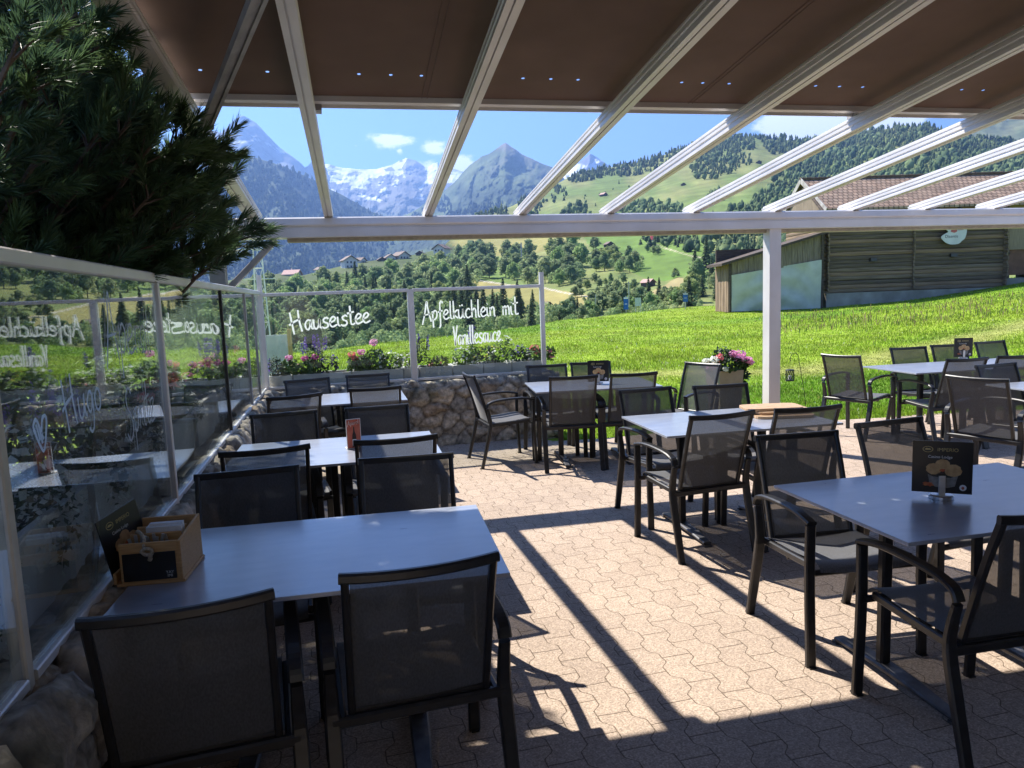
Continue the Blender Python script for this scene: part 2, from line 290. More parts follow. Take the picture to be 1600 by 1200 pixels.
# ---------------------------------------------------------------- terrace paving
def paver_material():
    m = bpy.data.materials.new('wavy_concrete_pavers'); nt, N, L, b = nodes_of(m)
    tc = N.new('ShaderNodeTexCoord'); sp = N.new('ShaderNodeSeparateXYZ'); L.new(tc.outputs['Object'], sp.inputs[0])
    def mm(op, a, b_=None, c=None):
        n = N.new('ShaderNodeMath'); n.operation = op
        for i, v in enumerate((a, b_, c)):
            if v is None: continue
            if isinstance(v, (int, float)): n.inputs[i].default_value = v
            else: L.new(v, n.inputs[i])
        return n.outputs[0]
    x, y = sp.outputs['X'], sp.outputs['Y']
    PL = .225; W = .135
    # trapezoid wave along y with period PL: shifts the long joints sideways
    ph = mm('MULTIPLY', mm('FRACT', mm('DIVIDE', y, PL)), 1.0)
    tri = mm('ABSOLUTE', mm('SUBTRACT', mm('MULTIPLY', ph, 2.0), 1.0))         # 1..0..1
    mr = N.new('ShaderNodeMapRange'); mr.interpolation_type = 'SMOOTHSTEP'; mr.inputs['From Min'].default_value = .28; mr.inputs['From Max'].default_value = .72; L.new(tri, mr.inputs['Value'])
    nzj = N.new('ShaderNodeTexNoise'); nzj.inputs['Scale'].default_value = 7; L.new(tc.outputs['Object'], nzj.inputs['Vector'])
    jit = mm('MULTIPLY', mm('SUBTRACT', nzj.outputs['Fac'], .5), .012)
    xs = mm('ADD', mm('ADD', x, jit), mm('MULTIPLY', mm('SUBTRACT', mr.outputs[0], .5), .038))
    cb = N.new('ShaderNodeCombineXYZ'); L.new(mm('ADD', y, jit), cb.inputs[0]); L.new(xs, cb.inputs[1])
    bt = N.new('ShaderNodeTexBrick'); bt.offset = .5; bt.squash = 1; bt.inputs['Scale'].default_value = 1; bt.inputs['Brick Width'].default_value = PL; bt.inputs['Row Height'].default_value = W
    bt.inputs['Mortar Size'].default_value = .0028; bt.inputs['Mortar Smooth'].default_value = .25; bt.inputs['Bias'].default_value = 0
    bt.inputs['Color1'].default_value = (.425, .332, .258, 1); bt.inputs['Color2'].default_value = (.475, .372, .288, 1); bt.inputs['Mortar'].default_value = (.185, .14, .10, 1); L.new(cb.outputs[0], bt.inputs['Vector'])
    n1 = N.new('ShaderNodeTexNoise'); n1.inputs['Scale'].default_value = 130; n1.inputs['Detail'].default_value = 3; n1.inputs['Roughness'].default_value = .7; L.new(tc.outputs['Object'], n1.inputs['Vector'])
    n2 = N.new('ShaderNodeTexNoise'); n2.inputs['Scale'].default_value = .9; n2.inputs['Detail'].default_value = 6; L.new(tc.outputs['Object'], n2.inputs['Vector'])
    vo = N.new('ShaderNodeTexVoronoi'); vo.inputs['Scale'].default_value = 110; L.new(tc.outputs['Object'], vo.inputs['Vector'])
    r1 = N.new('ShaderNodeMapRange'); r1.inputs['From Min'].default_value = .34; r1.inputs['From Max'].default_value = .66; r1.inputs['To Min'].default_value = .62; r1.inputs['To Max'].default_value = 1.28; L.new(n1.outputs['Fac'], r1.inputs['Value'])
    r2 = N.new('ShaderNodeMapRange'); r2.inputs['From Min'].default_value = .3; r2.inputs['From Max'].default_value = .7; r2.inputs['To Min'].default_value = .86; r2.inputs['To Max'].default_value = 1.1; L.new(n2.outputs['Fac'], r2.inputs['Value'])
    sepc = N.new('ShaderNodeSeparateColor'); L.new(vo.outputs['Color'], sepc.inputs[0])
    r3 = N.new('ShaderNodeMapRange'); r3.inputs['To Min'].default_value = .80; r3.inputs['To Max'].default_value = 1.16; L.new(sepc.outputs[0], r3.inputs['Value'])
    vm = N.new('ShaderNodeVectorMath'); vm.operation = 'SCALE'; L.new(bt.outputs['Color'], vm.inputs[0]); L.new(mm('MULTIPLY', mm('MULTIPLY', r1.outputs[0], r2.outputs[0]), r3.outputs[0]), vm.inputs['Scale'])
    L.new(vm.outputs[0], b.inputs['Base Color']); b.inputs['Roughness'].default_value = .88; b.inputs['Specular IOR Level'].default_value = .25
    hh = mm('SUBTRACT', mm('MULTIPLY', n1.outputs['Fac'], .35), mm('MULTIPLY', bt.outputs['Fac'], 1.2))
    bp = N.new('ShaderNodeBump'); bp.inputs['Strength'].default_value = .6; bp.inputs['Distance'].default_value = .006; L.new(hh, bp.inputs['Height']); L.new(bp.outputs[0], b.inputs['Normal'])
    return m
def build_terrace():
    edge = [(-1.0, -4), (14, -4), (14, 6.3), (10.5, 6.75), (8.4, 7.04), (7.3, 7.32), (6.62, 7.3), (6.0, 7.41), (5.15, 7.6), (4.0, 7.62), (2.96, 7.56), (2.42, 7.66), (2.3, 7.98), (-1.0, 7.98)]
    b = MB(); b.add([(x, y, 0) for x, y in edge] + [(x, y, -.12) for x, y in edge], [tuple(range(len(edge)))] + [(i, (i + 1) % len(edge), (i + 1) % len(edge) + len(edge), i + len(edge)) for i in range(len(edge))])
    tag(b.build('terrace_paving', paver_material()), kind='structure')
build_terrace()

def unseen_house_wall():  # unseen wall behind the camera, added to block sky light on the terrace
    b = MB(); q = lambda s, n, z: Vector((math.cos(R(2.6)) * s + math.sin(R(2.6)) * n, -math.sin(R(2.6)) * s + math.cos(R(2.6)) * n, z)); b.prism([q(-1.2, -1.25, -.1), q(11, -1.25, -.1), q(11, -1.25, 4.6), q(-1.2, -1.25, 4.6)], (0, 0, 0), (0, -.3, 0))
    tag(b.build('unseen_house_wall', mat('unseen_wall_cream', (.34, .31, .27), (.42, .39, .34), 4, .9)), kind='structure')
unseen_house_wall()

# ---------------------------------------------------------------- rubble walls
M_stone = attr_mat('rubble_stone', .92, .45, 22, .7, 30, .022, 0, .2, 10)
def rubble(name, u0, u1, prof, frame, du, seed, amp=.045, cell=.2):
    """prof: polyline [(out, z)] from foot of the visible face over the top; frame(u,out,z)->xyz"""
    rs = np.random.RandomState(seed); P = np.array(prof, float); seg = np.r_[0, np.cumsum(np.hypot(*np.diff(P, axis=0).T))]; Lv = seg[-1]
    nu, nv = int((u1 - u0) / du) + 1, int(Lv / du) + 1
    U, Vv = np.meshgrid(np.linspace(u0, u1, nu), np.linspace(0, Lv, nv), indexing='ij')
    # stone centres on a jittered, staggered lattice
    cu, cv = np.meshgrid(np.arange(u0 - cell, u1 + cell * 1.5, cell * 1.45), np.arange(-cell * .5, Lv + cell, cell * .92), indexing='ij')
    cu = cu + (np.arange(cu.shape[1]) % 2) * cell * .7; c = np.stack([cu.ravel(), cv.ravel()], 1) + rs.uniform(-.42, .42, (cu.size, 2)) * (cell * 1.25, cell * .8)
    wx, wy = (fbm(U * 4, Vv * 4, seed + 3, 3) - .5) * .12, (fbm(U * 4 + 40, Vv * 4, seed + 9, 3) - .5) * .12
    dx = (U + wx)[..., None] - c[:, 0]; dy = (Vv + wy)[..., None] - c[:, 1]; d = np.sqrt((dx / 1.3) ** 2 + dy ** 2); o = np.argsort(d, axis=-1)[..., :2]
    d1 = np.take_along_axis(d, o[..., :1], -1)[..., 0]; d2 = np.take_along_axis(d, o[..., 1:2], -1)[..., 0]; e = d2 - d1; k = o[..., 0]
    dome = 1 - np.exp(-e / .02); hgt = rs.uniform(.5, 1.25, len(c))[k]
    disp = amp * (dome * hgt - .45) + (fbm(U * 12, Vv * 12, seed + 20, 5, .6) - .5) * .055 * dome
    O = np.interp(Vv, seg, P[:, 0]); Z = np.interp(Vv, seg, P[:, 1])
    T = np.stack([np.interp(Vv + .05, seg, P[:, 0]) - np.interp(Vv - .05, seg, P[:, 0]), np.interp(Vv + .05, seg, P[:, 1]) - np.interp(Vv - .05, seg, P[:, 1])], -1); T /= np.linalg.norm(T, axis=-1, keepdims=True) + 1e-9
    O2 = O + T[..., 1] * disp; Z2 = Z - T[..., 0] * disp
    V = frame(U, O2, Z2).reshape(-1, 3)
    pal = np.array([(.41, .35, .27), (.52, .44, .33), (.33, .30, .25), (.56, .46, .33), (.45, .40, .33), (.38, .29, .20)])[rs.randint(0, 6, len(c))]
    colr = pal[k] * (.75 + .5 * fbm(U * 11, Vv * 11, seed + 30, 4))[..., None]; colr = colr * dome[..., None] + np.array((.15, .13, .105)) * (1 - dome[..., None])
    moss = np.clip((fbm(U * 3, Vv * 3, seed + 50, 4) - .55) * 5, 0, .6)[..., None]; colr = colr * (1 - moss) + np.array((.09, .095, .06)) * moss
    ob = np_obj(name, V, grid_faces(nu, nv), M_stone, None, None, colr.reshape(-1, 3), True); return ob
GA, GB = np.array([-.745, 1.9]), np.array([-.635, 8.1])          # line of the left glass on plan
def gx(y): return GA[0] + (GB[0] - GA[0]) * (y - GA[1]) / (GB[1] - GA[1])
tag(rubble('stone_wall', -1.15, 2.62, [(0, -.05), (0, .66), (-.04, .72), (-.55, .73), (-.6, .4)], lambda u, o, z: np.stack([u, 7.95 - o, z], -1), .018, 5, .032, .155),
    'low rubble stone wall under the glass screen with the writing Hauseistee', 'stone wall')
tag(rubble('stone_wall', .2, 7.93, [(0, -.05), (0, .64), (-.05, .72), (-.5, .73), (-.55, -.05)], lambda u, o, z: np.stack([gx(u) + .1 + o, u, z], -1), .0185, 31, .05, .24),
    'low dark stone wall under the long reflecting glass screen', 'stone wall')

# ---------------------------------------------------------------- hand lettering on glass
GL = {
 'H': (.62, [[(0, 1.0), (.06, .5), (.14, -.16)], [(.36, 1.08), (.40, .5), (.50, -.06)], [(-.06, .34), (.1, .45), (.44, .62)]]),
 'a': (.40, [[(.30, .45), (.15, .5), (.03, .3), (.08, .04), (.2, .06), (.29, .42), (.31, .08), (.40, .02)]]),
 'u': (.38, [[(0, .5), (.02, .1), (.11, 0), (.22, .14), (.27, .5), (.28, .1), (.37, 0)]]),
 's': (.33, [[(.29, .44), (.2, .52), (.07, .43), (.11, .3), (.25, .2), (.25, .05), (.12, -.02), (-.02, .06)]]),
 'e': (.35, [[(.02, .22), (.2, .3), (.28, .43), (.18, .53), (.06, .4), (.03, .14), (.14, 0), (.35, .1)]]),
 'i': (.18, [[(.03, .5), (.05, .08), (.15, 0)], [(.05, .68), (.07, .71)]]),
 't': (.31, [[(.10, 1.0), (.11, .5), (.12, .08), (.2, 0), (.3, .05)], [(-.04, .6), (.28, .66)]]),
 'A': (.47, [[(-.08, -.22), (.1, .5), (.2, 1.05), (.28, .5), (.42, -.08)], [(.02, .3), (.38, .36)]]),
 'p': (.34, [[(.03, .5), (.05, 0), (.06, -.42)], [(.05, .34), (.17, .53), (.28, .4), (.25, .14), (.13, .02), (.05, .1)]]),
 'f': (.29, [[(.28, .9), (.22, 1.02), (.13, .9), (.12, .3), (.12, -.3), (.05, -.46)], [(.0, .42), (.26, .5)]]),
 'l': (.19, [[(.07, 1.0), (.06, .4), (.08, .06), (.17, 0)]]),
 'k': (.33, [[(.05, 1.0), (.06, 0)], [(.28, .5), (.07, .26), (.31, 0)]]),
 'U': (.38, [[(0, .5), (.02, .1), (.11, 0), (.22, .14), (.27, .5), (.28, .1), (.37, 0)], [(.08, .66), (.10, .72)], [(.21, .68), (.23, .76)]]),
 'c': (.33, [[(.28, .43), (.18, .51), (.05, .36), (.04, .12), (.16, 0), (.32, .08)]]),
 'h': (.36, [[(.05, 1.0), (.06, 0)], [(.06, .3), (.18, .5), (.27, .4), (.28, .02), (.34, 0)]]),
 'n': (.35, [[(.03, .5), (.04, 0)], [(.04, .32), (.17, .51), (.26, .4), (.27, .02), (.33, 0)]]),
 'm': (.47, [[(.03, .5), (.04, 0)], [(.04, .34), (.14, .51), (.20, .4), (.20, 0)], [(.2, .34), (.31, .51), (.38, .4), (.39, 0)]]),
 'V': (.30, [[(0, 1.0), (.06, .5), (.10, -.04), (.18, .5), (.30, 1.05)]]),
 'g': (.38, [[(.28, .42), (.16, .52), (.03, .3), (.1, .06), (.22, .12), (.28, .45), (.29, 0), (.24, -.32), (.12, -.42), (.02, -.3)]]),
 'o': (.36, [[(.17, .52), (.04, .38), (.05, .1), (.17, 0), (.29, .12), (.28, .4), (.17, .52)]]),
 'r': (.27, [[(.03, .5), (.04, 0)], [(.04, .3), (.13, .48), (.26, .47)]]),
 'S': (.42, [[(.36, .9), (.24, 1.05), (.08, .9), (.12, .62), (.32, .4), (.34, .1), (.16, -.1), (-.02, .1)]]),
 'z': (.33, [[(0, .48), (.28, .5), (.02, .02), (.32, .02)]]),
 '*': (.5, [[(.2, .5), (.1, .85), (.02, .8), (.02, .6), (.2, 0), (.34, .55), (.36, .85), (.26, .85), (.2, .5)], [(.08, .75), (.14, .3)], [(.14, .7), (.2, .2)], [(.2, .45), (.24, .3)]]),
 ' ': (.4, []),
}
def lettering(name, lines, frame, width, parent):
    """lines: (text, x0, baseline0, x1, baseline1, height); frame(a,b)->xyz on the glass, ribbon of real width"""
    for text, x0, y0, x1, y1, hgt in lines:
        b = MB()
        tw = sum(GL[ch][0] for ch in text); sx = (x1 - x0) / tw; cx = 0
        for ch in text:
            wch, strokes = GL[ch]
            for st in strokes:
                pts = crom([(p[0], p[1], 0) for p in st], 6) if len(st) > 2 else [Vector((*p, 0)) for p in st]
                Q = []
                for p in pts:
                    X = x0 + (cx + p.x) * sx; Y = y0 + (y1 - y0) * (X - x0) / (x1 - x0) + p.y * hgt + random.uniform(-.001, .001); Q.append(Vector((X, Y, 0)))
                vs = []
                for i, q in enumerate(Q):
                    t = (Q[min(i + 1, len(Q) - 1)] - Q[max(i - 1, 0)]); t = t.normalized() if t.length > 1e-6 else Vector((1, 0, 0)); n = Vector((-t.y, t.x, 0)) * width / 2 * (.8 + .35 * random.random())
                    vs += [frame(*(q + n).xy), frame(*(q - n).xy)]
                b.add(vs, [(2 * i, 2 * i + 1, 2 * i + 3, 2 * i + 2) for i in range(len(Q) - 1)])
            cx += wch
        b.build(name, M_chalk, parent, fixn=False)

# ---------------------------------------------------------------- glass screens
def pane(name, p0, p1, z0, z1, m, parent, th=.008):
    p0, p1 = Vector((*p0, 0)), Vector((*p1, 0)); d = (p1 - p0).normalized(); n = Vector((d.y, -d.x, 0)) * th / 2; b = MB()
    b.prism([(p0.x, p0.y, z0), (p1.x, p1.y, z0), (p1.x, p1.y, z1), (p0.x, p0.y, z1)], -n, n); return b.build(name, m, parent)
def rail(b, p0, p1, z, wd, ht): 
    p0, p1 = Vector((*p0, z)), Vector((*p1, z)); b.sweep([p0, p1], rrect(wd, ht, .12))
def screens():
    Y = 8.1
    t = thing('glass_screen', 'clear glass windbreak with Hauseistee in white handwriting, standing on the far stone wall', 'glass screen', (0, 0, 0))
    xs = [-.62, .955, 2.475]
    for i, (a, c) in enumerate(((xs[0] + .02, xs[1] - .03), (xs[1] + .03, xs[2] - .02))):
        g = pane('pane', (a, Y), (c, Y), .765, 1.725, M_glass, t); fr = lambda x, z: Vector((x, Y - .0075, z))
        if i == 0: lettering('lettering', [('Hauseistee', -.335, 1.345, .505, 1.41, .205)], fr, .019, g)
        else: lettering('lettering', [('ApfelkUchlein mit', 1.09, 1.40, 2.19, 1.43, .20), ('Vanillesauce', 1.42, 1.11, 1.97, 1.135, .21)], fr, .0165, g)
    b = MB(); rail(b, (xs[0] + .02, Y), (xs[1] - .03, Y), 1.743, .045, .036); rail(b, (xs[1] + .03, Y), (xs[2] - .02, Y), 1.743, .045, .036); b.build('top_rail', M_alu, t)
    b = MB(); rail(b, (xs[0] + .02, Y), (xs[1] - .03, Y), .75, .04, .03); rail(b, (xs[1] + .03, Y), (xs[2] - .02, Y), .75, .04, .03); b.build('bottom_rail', M_alu, t)
    for x, z, wd in ((xs[0], 1.95, .05), (xs[1], 1.755, .07), (xs[2], 1.90, .05)):
        b = MB(); b.sweep([(x, Y, .72), (x, Y, z)], rrect(wd, .05, .12), (0, 1, 0)); b.build('post', M_alu, t)
    # left screen
    t = thing('glass_screen', 'long reflecting glass windbreak along the left with a chalk heart and words on it', 'glass screen')
    ys = [.35, 1.9, 3.56, 5.42, 6.78, 7.5, 8.06]; sides = [.05, .06, .035, .028, .028, .03]
    for i in range(6):
        y0, y1 = ys[i] + .03, ys[i + 1] - .03
        g = pane('pane', (gx(y0), y0), (gx(y1), y1), .765, 1.745, M_glass_warp if i == 2 else M_glass_side, t)
        if i == 1:
            fr = lambda y, z: Vector((gx(y) + .0085, y, z))
            lettering('lettering', [('*', 2.08, 1.265, 2.2, 1.265, .10), ('Hugo', 2.30, 1.30, 2.64, 1.31, .135), ('Aperol', 2.76, 1.475, 3.36, 1.45, .21), ('Spritz', 2.9, 1.16, 3.32, 1.17, .17)], fr, .0108, g)
    b = MB(); rail(b, (gx(.35), .35), (gx(8.06), 8.06), 1.765, .05, .04); b.build('top_rail', M_alu, t)
    b = MB(); rail(b, (gx(1.925), 1.925), (gx(8.06), 8.06), .747, .03, .028); rail(b, (gx(.35), .35), (gx(1.875), 1.875), .747, .03, .028); b.build('bottom_rail', M_alu, t)
    for i, y in enumerate(ys[1:-1]):
        b = MB(); z0, z1 = (.70, 1.744); wd = (.04, .03, .03, .03, .025)[i]
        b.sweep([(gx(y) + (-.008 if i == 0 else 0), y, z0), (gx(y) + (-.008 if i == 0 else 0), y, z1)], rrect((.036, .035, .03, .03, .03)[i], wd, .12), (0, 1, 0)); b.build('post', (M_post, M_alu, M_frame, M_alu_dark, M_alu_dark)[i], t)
screens()

# ---------------------------------------------------------------- pergola and awning
AP = R(2.6); SA = np.array([math.cos(AP), -math.sin(AP)]); NA = np.array([math.sin(AP), math.cos(AP)]); TS = .1056; ZB = 2.364; NB = 6.51
def pg(s, n, z): q = SA * s + NA * n; return Vector((q[0], q[1], z))
def zr(n): return ZB + TS * (NB - n)
def onraf(px, py, h=0):
    d = ray1(px, py); k = np.array([TS * NA[0], TS * NA[1], 1.0]); t = (ZB + TS * NB + h - k @ EYE) / (k @ d); g = EYE + d * t; return g[:2] @ SA, g[:2] @ NA
def pergola():
    t = thing('pergola', 'pale grey aluminium terrace pergola with sloping rafters over the tables', 'pergola')
    b = MB(); prof = [(6.51, 2.197), (6.51, 2.268), (6.518, 2.272), (6.518, 2.284), (6.506, 2.29), (6.50, 2.30), (6.506, 2.352), (6.52, 2.364), (6.72, 2.364), (6.72, 2.197)]
    b.prism([pg(0, n, z) for n, z in prof], pg(-1.25, 0, 0), pg(9.2, 0, 0)); b.build('beam', M_alu, t)
    b = MB(); b.prism([pg(0, n, z) for n, z in ((6.60, 2.165), (6.60, 2.196), (6.70, 2.196), (6.70, 2.165))], pg(-.55, 0, 0), pg(9.2, 0, 0)); b.build('gutter', mat('beige_gutter', (.42, .38, .30), None, 20, .6), t)
    cs = [(-.036, 0), (-.008, 0), (-.008, .012), (.001, .012), (.001, 0), (.036, 0), (.036, .018), (.030, .022), (.030, .034), (.036, .038), (.036, .056), (.031, .059), (.031, .064), (.036, .067), (.036, .076), (.020, .080), (.020, .094), (-.020, .094), (-.020, .080), (-.036, .076), (-.036, .067), (-.031, .064), (-.031, .059), (-.036, .056), (-.036, .038), (-.030, .034), (-.030, .022), (-.036, .018)]
    for i, s in enumerate((-.81, -.19, .668, 1.52, 2.36, 3.22, 4.08, 4.94, 5.78, 6.62, 7.46, 8.3)):
        b = MB(); k = 1.5 if i == 0 else 1
        n0, n1 = 6.76, -1.2; P = [pg(s + a * k, n0, zr(n0) + h) for a, h in cs] + [pg(s + a * k, n1, zr(n1) + h) for a, h in cs]; K = len(cs)
        b.add(P, [tuple(range(K)), tuple(range(2 * K - 1, K - 1, -1))] + [(j, j + K, (j + 1) % K + K, (j + 1) % K) for j in range(K)]); b.build('rafter', M_alu, t)
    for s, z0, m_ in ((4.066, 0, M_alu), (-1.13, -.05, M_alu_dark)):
        b = MB(); b.sweep([pg(s, 6.6, z0), pg(s, 6.6, 2.197)], [(-.062, -.06), (.062, -.06), (.062, .06), (-.062, .06), (-.062, .026), (-.052, .022), (-.052, -.004), (-.062, -.008)], tuple(NA) + (0,))
        p = b.build('post', m_, t)
        if z0 == 0: b = MB(); b.box(pg(s, 6.6, .006), (.2, .2, .012)); b.build('base_plate', M_alu_dark, p)
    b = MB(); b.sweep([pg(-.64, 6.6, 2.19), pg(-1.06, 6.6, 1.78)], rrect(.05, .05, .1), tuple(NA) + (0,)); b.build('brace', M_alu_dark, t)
    a = onraf(322, 196, -.03); c = onraf(410, -20, -.03); c = (c[0] + .12 * (c[0] - a[0]), c[1] + .12 * (c[1] - a[1]))
    b = MB(); p0, p1 = pg(a[0], a[1], zr(a[1]) - .03), pg(c[0], c[1], zr(c[1]) - .03)
    b.sweep([p0, p1], [(-.028, -.02), (-.012, -.02), (-.012, -.012), (.012, -.012), (.012, -.02), (.028, -.02), (.028, .02), (-.028, .02)]); b.sweep([p0 + Vector((-.03, .05, .0)), p0 + Vector((.02, -.01, -.002))], rrect(.05, .036)); b.build('diagonal_rail', M_alu_dark, t)
pergola()
def awning():
    t = thing('awning', 'dark brown fabric awning drawn over the glass roof of the terrace', 'awning')
    H0 = .155; nE = 4.30; S0, S1 = -.80, 8.3; nh = 3.955
    V = []; F4 = []
    def P(s, n): V.append(tuple(pg(s, n, zr(n) + H0))); return len(V) - 1
    rs_ = [-.81, -.19, .668, 1.52, 2.36, 3.22, 4.08, 4.94, 5.78, 6.62, 7.46, 8.3]; b = MB()
    hs = []
    for px in (325, 376, 424.5, 561, 608.6, 654.4, 807, 849, 890, 1047, 1079, 1119, 1251, 1287.6, 1323):
        s, n = onraf(px, {325: 133, 376: 133.5, 424.5: 134}.get(px, 137 + (px - 561) * .018), H0); hs.append(s)
    for k in range(4): hs += [hs[12] + .85 * (k + 1), hs[13] + .85 * (k + 1), hs[14] + .85 * (k + 1)]
    w_ = .03; e0, e1 = nh - w_, nh + w_; cur = S0; quads = [((S0, -1.2), (S1, -1.2), (S1, e0), (S0, e0)), ((S0, e1), (S1, e1), (S1, nE), (S0, nE))]
    for s in sorted(hs):
        quads.append(((cur, e0), (s - w_, e0), (s - w_, e1), (cur, e1))); cur = s + w_
        ring = [(s + w_ * x, nh + w_ * y) for x, y in ((-1, -1), (0, -1), (1, -1), (1, 0), (1, 1), (0, 1), (-1, 1), (-1, 0))]; r = .0095
        hole = [(s + r * math.cos(a), nh + r * math.sin(a)) for a in (-3 * math.pi / 4, -math.pi / 2, -math.pi / 4, 0, math.pi / 4, math.pi / 2, 3 * math.pi / 4, math.pi)]
        for j in range(8): quads.append((ring[j], ring[(j + 1) % 8], hole[(j + 1) % 8], hole[j]))
    quads.append(((cur, e0), (S1, e0), (S1, e1), (cur, e1)))
    for q in quads:
        b.add([pg(s, n, zr(n) + H0) for s, n in q] , [(0, 1, 2, 3)])
    b.build('fabric', M_fabric, t)
    b = MB(); b.prism([pg(0, n, zr(n) + H0 + dz) for n, dz in ((nE - .05, .012), (nE - .05, -.030), (nE - .02, -.034), (nE - .02, -.018), (nE + .015, -.018), (nE + .02, -.040), (nE + .035, -.036), (nE + .035, .012))], pg(S0, 0, 0), pg(S1, 0, 0)); b.build('front_bar', M_alu, t)
    for s in (-.15, 1.56, 3.26, 4.98):
        b = MB(); b.box(pg(s, nE + .03, zr(nE) + .115), (.05, .09, .045)); b.build('glide_bracket', M_alu_dark, t)
    b = MB()
    for s in (.43, .46):
        b.sweep([pg(s, nE - .02, zr(nE - .02) + H0 - .003), pg(s, -1.0, zr(-1) + H0 - .003)], rrect(.003, .002))
    for s in (2.05, 2.075):
        b.sweep([pg(s, nE - .02, zr(nE - .02) + H0 - .003), pg(s, -1.0, zr(-1) + H0 - .003)], rrect(.003, .002))
    b.build('seam', mat('brown_seam', (.15, .10, .08), None, 40, .8), t)
awning()

# ---------------------------------------------------------------- chairs
def make_chair():
    t = thing('armchair', 'x', 'chair')
    X = .262; fr = rrect(.030, .026, .25)
    rear = crom([(0, -.02, 0), (0, .035, .2), (0, .085, .40), (0, .078, .50), (0, .058, .575)], 4); front = [(0, .575, 0), (0, .560, .3), (0, .556, .45), (0, .560, .622)]
    arm = crom([(0, .052, .585), (0, .075, .622), (0, .16, .645), (0, .32, .655), (0, .46, .652), (0, .572, .632)], 4)
    for sx in (-1, 1):
        x = X * sx
        b = MB(); b.sweep([Vector((x, p[1], p[2])) for p in front], rrect(.028, .042, .2), (1, 0, 0)); b.build('leg', M_frame, t)
        b = MB(); b.sweep([Vector((x, p[1], p[2])) for p in rear], rrect(.028, .042, .2), (1, 0, 0), scale=[1, 1, 1, 1.05, 1.05, 1.1, 1.1, 1.1, 1.1, 1, 1, .95, .95, .9, .85, .85, .8]); b.build('leg', M_frame, t)
        b = MB(); b.sweep([Vector((x, p[1], p[2])) for p in arm], rrect(.044, .020, .3), (0, 0, 1)); b.build('armrest', M_frame, t)
    b = MB()                                                         # seat frame: two side rails, front and rear rail
    for sx in (-1, 1): b.sweep(crom([(sx * .232, .075, .405), (sx * .232, .3, .415), (sx * .232, .52, .428)], 3), rrect(.022, .032, .25))
    b.sweep([(-.262, .082, .402), (.262, .082, .402)], rrect(.026, .034, .25)); b.sweep([(-.262, .545, .405), (.262, .545, .405)], rrect(.022, .026, .25))
    b.sweep([(-.232, .3, .392), (.232, .3, .392)], rrect(.02, .014, .25)); b.build('seat_frame', M_frame, t)
    bp = crom([(0, .105, .40), (0, .085, .47), (0, .045, .60), (0, .0, .74), (0, -.055, .885)], 4)
    b = MB()                                                         # back frame
    for sx in (-1, 1): b.sweep([Vector((sx * (.205 + .004 * i / 16), p[1], p[2])) for i, p in enumerate(bp)], rrect(.030, .022, .25), (1, 0, 0))
    top = [(x, -.055 - .022 * (1 - (x / .22) ** 2), .885 - .006 * (1 - (x / .22) ** 2)) for x in np.linspace(-.224, .224, 11)]
    b.sweep(top, rrect(.024, .030, .25)); b.sweep([(-.205, .1, .425), (.205, .1, .425)], rrect(.018, .018, .25)); b.build('back_frame', M_frame, t)
    nx, ny = 9, len(bp); V = []
    for i, x in enumerate(np.linspace(-.196, .196, nx)):
        bow = .020 * (1 - (x / .2) ** 2)
        for j, p in enumerate(bp): V.append((x, p[1] - bow * (j / (ny - 1)) ** .7 * 1.0, p[2] + (0.01 if j == 0 else 0)))
    np_obj('backrest', V, grid_faces(nx, ny), M_sling, t, smooth=True)
    sp = crom([(0, .10, .415), (0, .2, .418), (0, .34, .424), (0, .47, .436), (0, .535, .438), (0, .566, .425), (0, .575, .405)], 3); V = []
    for x in np.linspace(-.222, .222, nx):
        sag = .014 * (1 - (x / .23) ** 2)
        for p in sp: V.append((x, p[1], p[2] + .012 - sag))
    np_obj('seat', V, grid_faces(nx, len(sp)), M_seat, t, smooth=True)
    for sx in (-1, 1):
        for yy in (.575, -.021): b = MB(); b.box((sx * X, yy, .003), (.03, .046, .006)); b.build('glide', M_black, t)
    return t
def children(o): return [c for c in bpy.data.objects if c.parent == o]
def copy_thing(root, loc, rz, label, group, kids):
    r = root.copy(); COL.objects.link(r); r.location = loc; r.rotation_euler = (0, 0, rz); r['label'] = label
    if group: r['group'] = group
    for ch in kids:
        c = ch.copy(); COL.objects.link(c); c.parent = r
    return r
